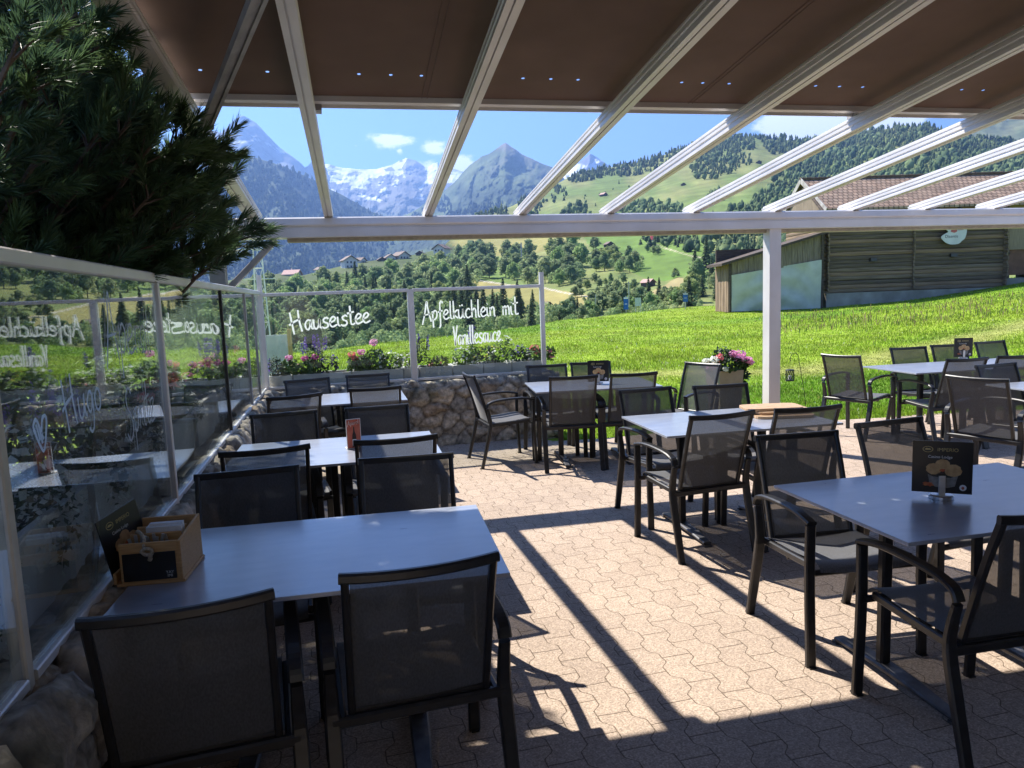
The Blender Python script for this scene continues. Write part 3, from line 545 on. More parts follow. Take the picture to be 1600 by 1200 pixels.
CHAIRS = [  # back-top middle x, y, heading in degrees (0 = sitter looks along +Y), label
 (-.39, 1.87, 4, 'black mesh armchair filling the lower left corner, its back to the viewer'),
 (.22, 1.94, 2.5, 'black mesh armchair in the foreground beside the one in the corner, back to the viewer'),
 (-.37, 3.39, 182, 'dark armchair just behind the wooden caddy, facing it across the nearest left table'),
 (.34, 3.39, 175, 'dark armchair across the nearest left table at its right far corner'),
 (-.33, 3.87, 4.5, 'armchair next to the glass at the near side of the table with the red card'),
 (.34, 3.87, -1, 'armchair right in front of the red card, sunlit strip in its mesh back'),
 (-.30, 5.17, 185, 'armchair behind the red card table on the glass side'),
 (.33, 5.15, 181, 'armchair directly behind the red card, facing it'),
 (-.26, 6.12, 14, 'armchair by the glass at the near side of the farthest left table'),
 (.40, 6.31, -5, 'pale lit mesh armchair at the near right of the farthest left table'),
 (-.19, 7.42, 192, 'armchair nearest the glass corner below the word Hauseistee'),
 (.41, 7.55, 180, 'armchair below the planter, right of the one in the glass corner'),
 (2.25, 3.78, 4, 'large armchair with grey see-through back in front of the half sunny middle table'),
 (2.82, 3.76, -4, 'armchair in front of the stacked wooden boards, its back to the viewer'),
 (2.34, 5.06, 182, 'armchair at the far left of the table with the wooden boards'),
 (2.93, 4.97, 173, 'armchair before the flower pot at the far side of the table with the wooden boards'),
 (2.16, 6.17, -10, 'brownish lit armchair at the near left of the table by the stone wall'),
 (2.72, 6.10, -8, 'brownish lit armchair in front of the menu on the table by the stone wall'),
 (2.28, 7.38, 174, 'armchair against the stone wall end behind the far middle table'),
 (2.78, 7.38, 170, 'armchair partly hidden behind the menu on the far middle table'),
 (1.335, 6.93, -87, 'armchair standing sideways in front of the stone wall, seat to the right'),
 (3.68, 6.56, 112, 'armchair with a pale grey sunlit back left of the flower pot'),
 (2.25, 3.10, 174, 'armchair pushed under the left far side of the near right table'),
 (2.89, 3.20, 183, 'armchair with see-through back directly behind the big menu on the near right table'),
 (2.195, 1.70, -3, 'dark armchair cut by the right edge, in front of the near right table'),
 (5.24, 6.49, -71, 'armchair at the left end of the far right table, facing right'),
 (6.41, 6.83, 172, 'armchair at the far side of the far right table near its left end'),
 (7.00, 6.86, 172, 'armchair half hidden behind the small menu on the far right table'),
 (7.66, 6.92, 180, 'armchair at the far side of the far right table, right of the small menu'),
 (5.85, 5.50, -5, 'brownish armchair with its back to the viewer at the far right table'),
 (6.42, 5.47, -7, 'armchair at the right edge in front of the far right table'),
 (5.61, 5.00, 181, 'black armchair at the far side of the table on the right edge'),
 (4.74, 4.38, -73, 'armchair with sun pattern in its back at the left end of the right edge table'),
]
proto = make_chair(); kids = children(proto)
for k_ in kids:
    for v_ in k_.data.vertices: v_.co.y *= .925
for i, (x, y, h, lab) in enumerate(CHAIRS):
    a = R(h); loc = (x - .06 * math.sin(a), y + .06 * math.cos(a), 0)
    if i == 0: proto.location = loc; proto.rotation_euler = (0, 0, a); proto['label'] = lab; proto['group'] = 'armchairs on the terrace'
    else: copy_thing(proto, loc, a, lab, 'armchairs on the terrace', kids)

# ---------------------------------------------------------------- tables
def make_table(label, L=1.2, W=.8):
    t = thing('cafe_table', label, 'table', group='tables on the terrace')
    b = MB(); b.box((0, 0, .743), (L, W, .014)); b.build('tabletop', M_table, t, bevel=.002)
    b = MB()
    for sx in (-1, 1): b.box((sx * .3 * L / 1.2, 0, .722), (.07, W * .8, .026))
    b.box((0, .0, .700), (L * .5, .05, .03)); b.build('under_frame', M_tframe, t)
    for sx in (-1, 1):
        x = sx * .3 * L / 1.2
        b = MB(); b.sweep([(x, .06, .045), (x, .06, .71)], rrect(.05, .04, .2), (0, 1, 0)); b.build('leg', M_tframe, t)
        b = MB(); b.sweep([(x, -.32, .022), (x, -.1, .036), (x, .06, .04), (x, .2, .036), (x, .34, .022)], rrect(.075, .026, .3), scale=[.7, .95, 1, .95, .7])
        for yy in (-.32, .34): b.box((x, yy, .006), (.05, .03, .012))
        b.build('foot_bar', M_foot, t)
    return t
TABLES = [
 (-.045, 2.60, -4, 'bluish grey table with the wooden caddy on it in the left foreground', 1.2),
 (.03, 4.43, -2.5, 'grey sunlit table with the red card beside the left glass', 1.2),
 (.10, 6.87, -1.5, 'bright table nearest the glass corner, nothing on it', 1.2),
 (2.595, 4.32, -3.3, 'grey table with stacked wooden boards on its right end', 1.2),
 (2.50, 6.64, -8, 'grey table in front of the end of the stone wall, menu on it', 1.2),
 (2.475, 2.335, -2, 'dark shaded table in the right foreground with the large menu', 1.2),
 (6.42, 6.10, -4, 'long pale table by the meadow at the right with a small menu', 1.75),
 (5.93, 4.42, -4, 'table cut off by the right edge with a pale sunlit corner', 1.2)]
tproto = None
for i, (x, y, h, lab, L) in enumerate(TABLES):
    if L != 1.2: o = make_table(lab, L); o.location = (x, y, 0); o.rotation_euler = (0, 0, R(h)); continue
    if tproto is None: tproto = make_table(lab); tk = children(tproto); tproto.location = (x, y, 0); tproto.rotation_euler = (0, 0, R(h))
    else: copy_thing(tproto, (x, y, 0), R(h), lab, 'tables on the terrace', tk)

# ---------------------------------------------------------------- things on the tables
def text_mesh(name, body, size, m, parent, mtx, align='CENTER', ext=0):
    cu = bpy.data.curves.new(name, 'FONT'); cu.body = body; cu.size = size; cu.align_x = align; cu.extrude = ext; cu.fill_mode = 'FRONT' if not ext else 'BOTH'
    o = bpy.data.objects.new(name, cu); COL.objects.link(o); bpy.context.view_layer.update()
    me = bpy.data.meshes.new_from_object(o.evaluated_get(bpy.context.evaluated_depsgraph_get())); bpy.data.objects.remove(o); bpy.data.curves.remove(cu)
    me.materials.clear(); me.materials.append(m); r = link(name, me, parent); r.matrix_local = mtx; return r
UPR = Matrix(((1, 0, 0, 0), (0, 0, -1, 0), (0, 1, 0, 0), (0, 0, 0, 1)))           # text plane stands up, faces -Y
def disc(b, cx, cz, rx, rz, y, n=20, mi=0, wob=0, seed=0):
    r_ = random.Random(seed); b.add([(cx + rx * (1 + wob * (r_.random() - .5)) * math.cos(2 * math.pi * i / n), y, cz + rz * (1 + wob * (r_.random() - .5)) * math.sin(2 * math.pi * i / n)) for i in range(n)], [tuple(range(n))], mi)
def menu(loc, rz, label, sz=1.0, holder=True, lean=0):
    t = thing('menu_card', label, 'menu', loc, rz, 'black menu cards on the tables')
    W, H = .212 * sz, .212 * sz; z0 = .022 if holder else .004
    b = MB(); b.box((0, 0, z0 + H / 2), (W, .004, H)); card = b.build('card', M_black, t); y = -.0032
    b = MB(); n = 24
    for k in range(n):
        a0, a1 = 2 * math.pi * k / n, 2 * math.pi * (k + 1) / n; q = [(-.052 + rr * .019 * math.cos(a), y, z0 + .178 + rr * .0125 * math.sin(a)) for a, rr in ((a0, 1), (a1, 1), (a1, .84), (a0, .84))]; b.add([(p[0] * sz, p[1], z0 + (p[2] - z0) * sz) for p in q], [(0, 1, 2, 3)])
    b.add([((-.052 + dx) * sz, y, z0 + (.178 + dz) * sz) for dx, dz in ((-.013, -.001), (-.004, .006), (0, .003), (.005, .005), (.013, -.001), (.006, -.003), (-.006, -.003))], [(0, 1, 2, 3, 4, 5, 6)])
    b.build('emblem', M_gold, t)
    text_mesh('lettering', 'IMPERIO', .020 * sz, M_gold, t, Matrix.Translation((.018 * sz, y, z0 + .171 * sz)) @ UPR)
    text_mesh('lettering', 'Casino Lodge', .0155 * sz, M_white, t, Matrix.Translation((-.008 * sz, y, z0 + .143 * sz)) @ UPR)
    b = MB()
    disc(b, -.03 * sz, z0 + .098 * sz, .027 * sz, .024 * sz, y, mi=0, wob=.15, seed=1); disc(b, .038 * sz, z0 + .094 * sz, .03 * sz, .026 * sz, y - .0002, mi=0, wob=.15, seed=2); disc(b, .002 * sz, z0 + .119 * sz, .026 * sz, .02 * sz, y - .0004, mi=0, wob=.2, seed=3)
    b.add([(p[0] * sz, y - .0003, z0 + p[1] * sz) for p in ((-.05, .075), (-.03, .066), (.03, .064), (.056, .074), (.046, .03), (.02, .022), (-.02, .024), (-.042, .034))], [tuple(range(8))], 1)
    disc(b, -.047 * sz, z0 + .034 * sz, .018 * sz, .009 * sz, y - .0006, mi=2, wob=.7, seed=4); disc(b, .0 * sz, z0 + .094 * sz, .009 * sz, .006 * sz, y - .0008, mi=2, wob=.6, seed=5)
    disc(b, .074 * sz, z0 + .026 * sz, .0125 * sz, .0125 * sz, y - .0006, mi=3); disc(b, .074 * sz, z0 + .025 * sz, .006 * sz, .006 * sz, y - .001, mi=4, wob=.7, seed=8)
    b.build('picture', [M_bun, M_greyprint, M_ember, M_white, M_red], t)
    if holder:
        b = MB(); b.lathe([(.046, 0), (.046, .012), (.042, .016)], 24); b.box((0, -.012, .055), (.024, .012, .082)); b.box((0, .012, .055), (.024, .012, .082)); b.build('holder', M_steel, t, bevel=.001)
    return t
def tloc(p, z=.7505): return (p[0], p[1], z)
menu((2.375, 2.335, .7505), R(-38), 'large black menu card with a bun photo on the near right table', 1.0)
menu((2.575, 6.62, .7505), R(-14), 'small black menu card on the table by the stone wall', .98)
menu((6.95, 6.60, .7505), R(-14), 'small black menu card on the long far right table', 1.0)
def wooden_caddy():
    z = .7505; t = thing('table_caddy', 'oak cutlery caddy with slate front and rope handle on the nearest left table', 'caddy', (-.585, 2.455, z), R(-6))
    W, D = .178, .235
    def board(c, s, name='divider'): b = MB(); b.box(c, s); return b.build(name, M_oak, t, bevel=.003)
    board((0, D / 2, .005), (W + .03, D, .01), 'base')
    board((0, .006, .074), (W, .010, .130), 'front_panel'); board((0, D * .36, .078), (W - .02, .008, .135)); board((0, D * .62, .080), (W - .02, .008, .142)); board((0, D - .006, .084), (W, .010, .150), 'back_panel')
    b = MB(); b.prism([(0, 0, .01), (0, D, .01), (0, D, .159), (0, .0, .139)], (W / 2, 0, 0), (W / 2 + .009, 0, 0)); b.build('side_panel', M_oak, t, bevel=.002)
    b = MB(); b.prism([(0, 0, .01), (0, D, .01), (0, D, .045), (0, .0, .045)], (-W / 2 - .022, 0, 0), (-W / 2 - .014, 0, 0)); b.build('side_panel', M_oak, t)
    b = MB(); b.prism([(-.08, 0, .016), (.08, 0, .016), (.08, 0, .106), (.02, 0, .106), (.0, 0, .096), (-.02, 0, .106), (-.08, 0, .106)], (0, -.0015, 0), (0, .0005, 0)); sl = b.build('slate_panel', M_black, t)
    text_mesh('lettering', 'YAY', .013, M_white, sl, Matrix.Translation((.060, -.0022, .034)) @ UPR); text_mesh('lettering', 'IMI', .013, M_white, sl, Matrix.Translation((.060, -.0022, .0225)) @ UPR)
    b = MB(); b.tube(crom([(-.018, -.010, 0.113), (-.004, -.014, 0.124), (.014, -.012, 0.118), (.012, -.014, 0.104), (-.006, -.015, 0.106), (-.014, -.013, 0.116)], 5), .006, 7); b.tube(crom([(.006, -.012, 0.108), (.010, -.014, 0.096), (.006, -.012, 0.085)], 4), .007, 7)
    b.tube(crom([(-.01, -.006, 0.125), (-.02, .03, 0.148), (-.045, .06, 0.160), (-.062, .09, 0.148)], 5), .0055, 7); b.build('rope_handle', M_rope, t, smooth=True)
    b = MB(); b.box((.02, D * .5, .098), (.11, .034, .125), Matrix.Rotation(.06, 3, 'X')); b.box((.024, D * .52, .103), (.105, .02, .13), Matrix.Rotation(.03, 3, 'X')); nap = b.build('napkins', M_paper, t); nap.name = 'napkins'
    b = MB()
    for k in range(9): b.box((-.065 + k * .013, .045 + .01 * (k % 3), .118 + .006 * (k % 2)), (.009, .004, .05), Matrix.Rotation(.15 * (k % 4 - 1.5), 3, 'Y'))
    b.build('cutlery', M_greycloth, t)
wooden_caddy()
mc = menu((-.668, 2.60, .762), R(58), 'black menu card leaning in the side slot of the wooden caddy', .98, False); mc.rotation_euler = (R(-8), R(-6), R(70))
def red_card():
    p = at(554, 701, .75); t = thing('table_card', 'red drinks card with a dark bottle on it on the second left table', 'table card', tloc(p), R(12))
    b = MB(); b.prism([(0, -.002, 0), (0, .002, 0), (0, .002, .182), (0, -.002, .182)], (-.044, 0, 0), (.044, 0, 0)); b.box((0, .028, .003), (.088, .06, .004)); b.build('card', M_white, t)
    b = MB(); b.add([(-.0405, -.0032, .006), (.0405, -.0032, .006), (.0405, -.0032, .178), (-.0405, -.0032, .178)], [(0, 1, 2, 3)]); b.build('print', M_red, t)
    b = MB(); b.add([(x * .9, -.004, z) for x, z in ((-.012, .012), (.016, .012), (.016, .062), (.014, .085), (.007, .105), (.005, .135), (-.002, .135), (-.004, .105), (-.010, .085), (-.012, .062))], [tuple(range(10))]); bo = b.build('bottle_picture', mat('bottle_print', (.03, .015, .01), None, 30, .4), t)
    b = MB(); b.add([(-.010, -.0048, .02), (.0135, -.0048, .02), (.0135, -.0048, .058), (-.010, -.0048, .058)], [(0, 1, 2, 3)]); b.build('bottle_label', M_paper, bo)
    lettering('lettering', [('Aperol', -.034, .142, .034, .152, .026)], lambda x, z: Vector((x, -.0045, z)), .0035, t)
red_card()
def boards():
    for i, (dx, dy, dz, rz, lab) in enumerate(((0, 0, 0, -14, 'lower pale wooden serving board on the middle table'), (.03, .05, .0205, -10, 'middle pale wooden serving board in the stack'), (-.02, .09, .041, -13, 'topmost pale wooden serving board in the stack'))):
        b = MB(); P = []
        for k in range(24):
            a = 2 * math.pi * k / 24; cx, cy = math.cos(a), math.sin(a); P.append((.2 * math.copysign(abs(cx) ** .35, cx), .11 * math.copysign(abs(cy) ** .35, cy), 0))
        b.prism(P, (0, 0, 0), (0, 0, .019)); o = b.build('serving_board', M_pale_wood, None, loc=(2.985 + dx, 4.27 + dy, .7505 + dz), bevel=.003); o.rotation_euler = (0, 0, R(rz)); tag(o, lab, 'serving board', 'wooden serving boards')
boards()

# ---------------------------------------------------------------- planters and plants
M_leaf = [leaf_mat('fresh_green_leaf', (.06, .12, .025), (.13, .22, .05), 9), leaf_mat('dark_green_leaf', (.022, .05, .018), (.05, .09, .032), 9, .15), leaf_mat('olive_leaf', (.10, .13, .04), (.18, .2, .08), 9)]
M_petal = {k: leaf_mat(k + '_petal', c, tuple(min(1, x * 1.25) for x in c), 30, .35) for k, c in dict(pink=(.72, .16, .42), coral=(.80, .26, .26), purple=(.16, .09, .42), white=(.80, .80, .72), rose=(.82, .40, .60), yellow=(.75, .6, .1)).items()}
def leaf_cloud(rs, n, c, rad, size, jit=.4, aspect=.55, normal_up=.5, shell=.35):
    d = rs.normal(size=(n, 3)); d /= np.linalg.norm(d, axis=1, keepdims=True); r = (shell + (1 - shell) * rs.rand(n, 1)) ** .6; p = np.asarray(c) + d * r * np.asarray(rad)
    nrm = d * (1 - normal_up) + np.array([0, 0, normal_up]) + rs.normal(size=(n, 3)) * .5; nrm /= np.linalg.norm(nrm, axis=1, keepdims=True)
    t = np.cross(nrm, rs.normal(size=(n, 3))); t /= np.linalg.norm(t, axis=1, keepdims=True) + 1e-9; b = np.cross(nrm, t); s = size * (1 + jit * (rs.rand(n, 1) * 2 - 1))
    V = np.stack([p - t * s, p - b * s * aspect + nrm * s * .12, p + t * s, p + b * s * aspect + nrm * s * .12], 1).reshape(-1, 3); return V, np.arange(4 * n).reshape(-1, 4)
def cat(parts):
    V, F, o = [], [], 0
    for v, f in parts: V.append(v); F.append(f + o); o += len(v)
    return np.concatenate(V), np.concatenate(F)
def ring_stems(pts, r=.003):
    b = MB()
    for p in pts: b.tube(p, r, 4)
    return b
def geranium(loc, label, color, blooms, seed, rad=.13, leaf=0, h=.14, group=None):
    rs = np.random.RandomState(seed); t = thing('geranium', label, 'flower', loc, 0, group)
    np_obj('foliage', *leaf_cloud(rs, int(190 * (rad / .13) ** 2), (0, 0, h * .55), (rad, rad * .9, h * .75), .026, aspect=.8), M_leaf[leaf], t)
    ps = []; st = []
    for (dx, dy, dz, r) in blooms: ps.append(leaf_cloud(rs, 70, (dx, dy, dz), (r, r, r * .75), .013, aspect=.8, shell=.6)); st.append([(dx * .3, dy * .3, h * .4), (dx * .8, dy * .8, dz * .7), (dx, dy, dz)])
    np_obj('blossoms', *cat(ps), M_petal[color], t); ring_stems(st).build('stem', M_leaf[leaf], t); return t
def salvia(loc, label, n, top, seed, color='purple', spread=.07, leaf=1, group=None, base=.14):
    rs = np.random.RandomState(seed); t = thing('salvia', label, 'flower', loc, 0, group); np_obj('foliage', *leaf_cloud(rs, 330, (0, 0, base * .7), (spread * 1.3, spread * 1.2, base), .017, aspect=.4), M_leaf[leaf], t)
    ps, st = [], []
    for k in range(n):
        dx, dy = rs.uniform(-spread, spread, 2); tz = top * rs.uniform(.75, 1.0); m = 34; zz = tz - rs.rand(m) * .14; a = rs.rand(m) * 6.28; rr = .013 * (.5 + (tz - zz) / .14 * .7)
        p = np.stack([dx * 1.5 + rr * np.cos(a), dy + rr * np.sin(a), zz], 1); v, f = leaf_cloud(rs, m, (0, 0, 0), (.001,) * 3, .011); ps.append((v + np.repeat(p, 4, 0), f)); st.append([(dx * .5, dy * .5, .05), (dx * 1.5, dy, tz)])
    np_obj('flower_spikes', *cat(ps), M_petal[color], t); ring_stems(st, .0025).build('stem', M_leaf[leaf], t); return t
def daisy_bush(loc, label, seed, rad=(.16, .12, .12), nfl=45, color='white', leaf=0, drop=0, group=None, lsize=.022):
    rs = np.random.RandomState(seed); t = thing('flowering_bush', label, 'flower', loc, 0, group); k = rad[0] / .16
    ps = [leaf_cloud(rs, int(300 * k * k * (.022 / lsize) ** 1.6), (0, 0, rad[2] * .6), rad, lsize, aspect=.5)]
    if drop: ps.append(leaf_cloud(rs, int(260 * k * (.022 / lsize) ** 1.6), (.10, 0, -drop * .4), (.08, rad[1] * .9, drop), lsize, aspect=.5))
    np_obj('foliage', *cat(ps), M_leaf[leaf], t)
    v, f = leaf_cloud(rs, nfl, (0, 0, rad[2] * .7), tuple(x * 1.08 for x in rad), .017, aspect=.9, shell=.85); qs = [(v, f)]
    if drop: qs.append(leaf_cloud(rs, nfl * 2, (.115, 0, -drop * .4), (.085, rad[1], drop * 1.05), .010, aspect=.9, shell=.85))
    np_obj('blossoms', *cat(qs), M_petal[color], t); return t
def planter(x0, y0, x1, y1, z0, z1, label, group):
    """box planter from corner to corner on plan"""
    t = thing('planter_box', label, 'planter', ((x0 + x1) / 2, (y0 + y1) / 2, z0), 0, group); W, D, H = x1 - x0, y1 - y0, z1 - z0; th = .025; b = MB()
    b.box((0, -D / 2 + th / 2, H / 2), (W, th, H)); b.box((0, D / 2 - th / 2, H / 2), (W, th, H)); b.box((-W / 2 + th / 2, 0, H / 2), (th, D - 2 * th, H)); b.box((W / 2 - th / 2, 0, H / 2), (th, D - 2 * th, H)); b.box((0, 0, .012), (W - 2 * th, D - 2 * th, .024))
    b.build('box', M_concrete, t); b = MB(); b.box((0, 0, H * .62), (W - 2 * th, D - 2 * th, H * .5)); b.build('soil', M_soil, t); return t
def planting():
    words = ['at the left end in the glass corner', 'second from the glass corner, below Hauseistee', 'third from the glass corner, below the end of Hauseistee', 'narrow one behind the middle glass post', 'fifth from the glass corner, just right of the middle glass post', 'below the word Vanillesauce', 'below the white daisies', 'at the right end of the stone wall']
    for i, (a, c) in enumerate(((-.6, -.36), (-.35, .27), (.28, .84), (.85, 1.02), (1.03, 1.40), (1.41, 1.76), (1.77, 2.10), (2.11, 2.52))):
        planter(a, 8.17, c, 8.47, .732, .872, 'far concrete planter box, ' + words[i], 'concrete planters on the far stone wall')
    def fx(px, y=8.3): d = ray1(px, 540); return d[0] / d[1] * y
    def fz(px, py, y=8.3): d = ray1(px, py); return EYE[2] + d[2] / d[1] * y
    Z = .86
    def B(px, py, dy=0): return (0, dy, fz(px, py) - Z)
    G = 'flowers in the planters on the far stone wall'
    salvia((fx(428), 8.26, Z), 'dark violet salvia at the left end of the far planters', 5, .20, 1, spread=.06, leaf=1, group=G)
    geranium((fx(450), 8.27, Z), 'pink geranium nearest the glass corner in the far planters', 'rose', [(0, 0, fz(450, 559) - Z, .04), (.08, .0, .10, .035)], 2, group=G)
    geranium((fx(482), 8.3, Z), 'pink geranium with two heads below the start of Hauseistee', 'pink', [(-.05, 0, fz(478, 560) - Z, .042), (.05, -.03, fz(488, 558) - Z, .045)], 3, group=G)
    salvia((fx(491), 8.36, Z), 'tall purple salvia bunch below the middle of Hauseistee', 13, fz(490, 520) - Z, 4, spread=.09, leaf=1, group=G, base=.19)
    daisy_bush((fx(512), 8.27, Z), 'green leafy bush beside the purple salvia in the far planters', 5, (.12, .1, .13), 8, 'purple', 1, group=G)
    geranium((fx(549), 8.28, Z), 'coral red geranium in the middle of the left far planters', 'coral', [(0, 0, fz(548, 554) - Z, .045), (.03, 0, fz(552, 560) - Z, .04)], 6, .09, group=G)
    geranium((fx(565), 8.3, Z), 'rose geranium right of the coral one', 'rose', [(-.01, 0, fz(563, 550) - Z, .045)], 7, group=G)
    geranium((fx(586), 8.34, Z), 'tallest pink geranium on a long stem right of Hauseistee', 'rose', [(-.01, 0, fz(584, 535) - Z, .052)], 8, .14, 0, .19, group=G)
    daisy_bush((fx(608), 8.27, Z), 'cream flowered bush left of the middle glass post', 9, (.14, .1, .12), 40, 'white', 0, group=G)
    daisy_bush((fx(630), 8.27, Z), 'cream flowered bush touching the middle glass post', 10, (.12, .1, .11), 45, 'white', 2, group=G)
    salvia((fx(658), 8.3, Z), 'tall purple salvia right of the middle glass post', 9, fz(657, 517) - Z, 11, spread=.08, leaf=1, group=G, base=.2)
    daisy_bush((fx(684), 8.28, Z), 'reddish brown low bush in the right far planters', 12, (.14, .1, .08), 10, 'coral', 2, group=G)
    daisy_bush((fx(724), 8.26, Z), 'white flowered bush below the start of Vanillesauce', 13, (.15, .1, .13), 50, 'white', 0, group=G)
    salvia((fx(741), 8.38, Z), 'tall purple salvia behind Vanillesauce', 7, fz(742, 508) - Z, 14, spread=.06, leaf=0, group=G, base=.16)
    daisy_bush((fx(757), 8.27, Z), 'dense green bush in front of the salvia behind Vanillesauce', 15, (.14, .1, .14), 14, 'yellow', 1, group=G)
    daisy_bush((fx(783), 8.26, Z), 'tallest white daisy bush right of Vanillesauce', 16, (.17, .12, .19), 60, 'white', 0, group=G)
    daisy_bush((fx(812), 8.28, Z), 'thin violet flowered bush near the right glass post', 17, (.11, .1, .12), 22, 'purple', 1, group=G)
    geranium((fx(834), 8.28, Z), 'coral pink geranium at the right glass post', 'coral', [(0, 0, fz(832, 544) - Z, .06), (.03, 0, fz(838, 550) - Z, .04)], 18, .12, group=G)
    geranium((fx(858), 8.3, Z), 'pale pink geranium just outside the right glass post', 'rose', [(0, 0, fz(862, 548) - Z, .035), (.03, .0, fz(866, 556) - Z, .03)], 19, .08, group=G)
    near = ['closest to the viewer', 'second from the viewer', 'third from the viewer', 'fourth from the viewer', 'fifth from the viewer', 'sixth from the viewer', 'next to the glass corner']
    for i in range(7):
        y0 = .9 + i * 1.0; x1 = gx(y0 + .5) - .13
        planter(x1 - .30, y0, x1, y0 + .98, .735, 1.0, 'concrete planter box behind the long left glass, ' + near[i], 'concrete planters behind the left glass')
    G2 = 'flowers behind the left glass'
    for k, (y, nm, nf, drop, leaf, rx) in enumerate(((1.45, 'violet tinged', 40, .10, 1, .16), (2.05, 'white flowered trailing', 120, .20, 1, .17), (2.6, 'white flowered', 130, .16, 1, .18), (3.2, 'tall leafy white', 90, .12, 1, .2), (3.9, 'sparse white', 50, .1, 1, .16), (5.0, 'small white', 50, .08, 1, .15), (6.2, 'pale', 40, .06, 1, .14))):
        daisy_bush((gx(y) - .27, y, 1.0), nm + ' bush behind the left glass, ' + near[k].replace('viewer', 'lower left corner'), 40 + k, (rx * .8, rx * 1.25, rx * .9), nf, 'white', leaf, drop, group=G2, lsize=.017)
    for k, (y, lab) in enumerate(((1.75, 'purple salvia behind the left glass near the end post'), (2.3, 'purple salvia behind the heart on the left glass'), (2.85, 'purple salvia behind the lettering on the left glass'))):
        salvia((gx(y) - .30, y, 1.0), lab, 10, .42, 60 + k, spread=.11, leaf=1, group=G2, base=.22)
    for k, (y, c, lab) in enumerate(((4.5, 'coral', 'red geranium behind the warped left pane'), (5.7, 'pink', 'pink geranium behind the left glass past the black post'), (6.7, 'rose', 'rose geranium behind the narrow left panes'), (7.4, 'pink', 'pink geranium behind the glass corner'))):
        geranium((gx(y) - .25, y, 1.0), lab, c, [(0, 0, .2, .06), (.06, .1, .16, .05), (-.03, -.12, .14, .05), (.05, .2, .22, .045)], 70 + k, .2, 0, .16, group=G2)
planting()
def hedge():
    rs = np.random.RandomState(77); t = thing('hedge', 'dark leafy hedge under the pine, seen through the left glass behind the planters', 'hedge', (-1.75, 4.2, 0)); parts = []
    for k in range(46): parts.append(leaf_cloud(rs, 230, (rs.uniform(-.45, .35), rs.uniform(-3.4, 3.6), rs.uniform(.25, 1.35)), (.34, .42, .34), .030, aspect=.6))
    np_obj('foliage', *cat(parts), M_leaf[1], t); b = MB()
    for k in range(24): x, y = rs.uniform(-.3, .3), -3.3 + k * .28; b.tube([(x, y, -.05), (x * 1.2, y + .05, .5), (x * 1.4 + .1, y - .05, 1.1)], .018, 5, scale=[1, .8, .4])
    b.build('stem', M_bark, t)
    np_obj('blossoms', *leaf_cloud(rs, 320, (.36, -.6, .95), (.22, 2.6, .5), .010, aspect=.9, shell=.5), M_petal['white'], t)
hedge()
def flower_pot():
    p = at(1148, 634, 0); s = .36; t = thing('flower_pot', 'tall taupe pot of pink geraniums standing on the grass by the white post', 'flower pot', (5.15, 8.62, -.02))
    b = MB(); a, c = s * .42, s * .5; H = .58
    prof = [(a, 0), (c, H), (c - .03, H), (c - .03, H - .06)]
    for i in range(len(prof) - 1):
        (r0, z0), (r1, z1) = prof[i], prof[i + 1]; q = lambda r, z: [(-r, -r, z), (r, -r, z), (r, r, z), (-r, r, z)]; A, B_ = q(r0, z0), q(r1, z1)
        b.add(A + B_, [(k, (k + 1) % 4, (k + 1) % 4 + 4, k + 4) for k in range(4)])
    b.add([(-a, -a, 0), (a, -a, 0), (a, a, 0), (-a, a, 0)], [(3, 2, 1, 0)]); b.add([(-c + .03, -c + .03, H - .06), (c - .03, -c + .03, H - .06), (c - .03, c - .03, H - .06), (-c + .03, c - .03, H - .06)], [(0, 1, 2, 3)], 1)
    b.build('pot', [M_pot, M_soil], t); rs = np.random.RandomState(90)
    np_obj('foliage', *cat([leaf_cloud(rs, 520, (.02, 0, H + .07), (.34, .25, .14), .032, aspect=.8), leaf_cloud(rs, 120, (.24, -.05, H - .06), (.08, .12, .14), .03, aspect=.8), leaf_cloud(rs, 90, (-.02, 0, H + .22), (.14, .12, .1), .03, aspect=.5)]), M_leaf[1], t)
    np_obj('blossoms', *cat([leaf_cloud(rs, 110, c_, (r_, r_, r_ * .7), .018, aspect=.8, shell=.6) for c_, r_ in (((.14, -.12, H + .2), .09), ((.2, -.05, H + .15), .08), ((.07, -.1, H + .22), .06), ((-.26, -.12, H + .06), .065), ((.30, -.1, H + .12), .06), ((.36, -.02, H + .08), .06))]), M_petal['rose'], t)
    np_obj('blossoms', *cat([leaf_cloud(rs, 70, c_, (r_, r_, r_ * .7), .018, aspect=.8, shell=.6) for c_, r_ in (((-.24, -.15, H + .16), .06), ((-.3, -.05, H + .14), .05), ((-.1, -.2, H + .03), .04))]), M_petal['white'], t)
    np_obj('blossoms', *leaf_cloud(rs, 60, (-.14, -.12, H + .17), (.05, .05, .06), .018, aspect=.8, shell=.6), M_petal['coral'], t)
flower_pot()
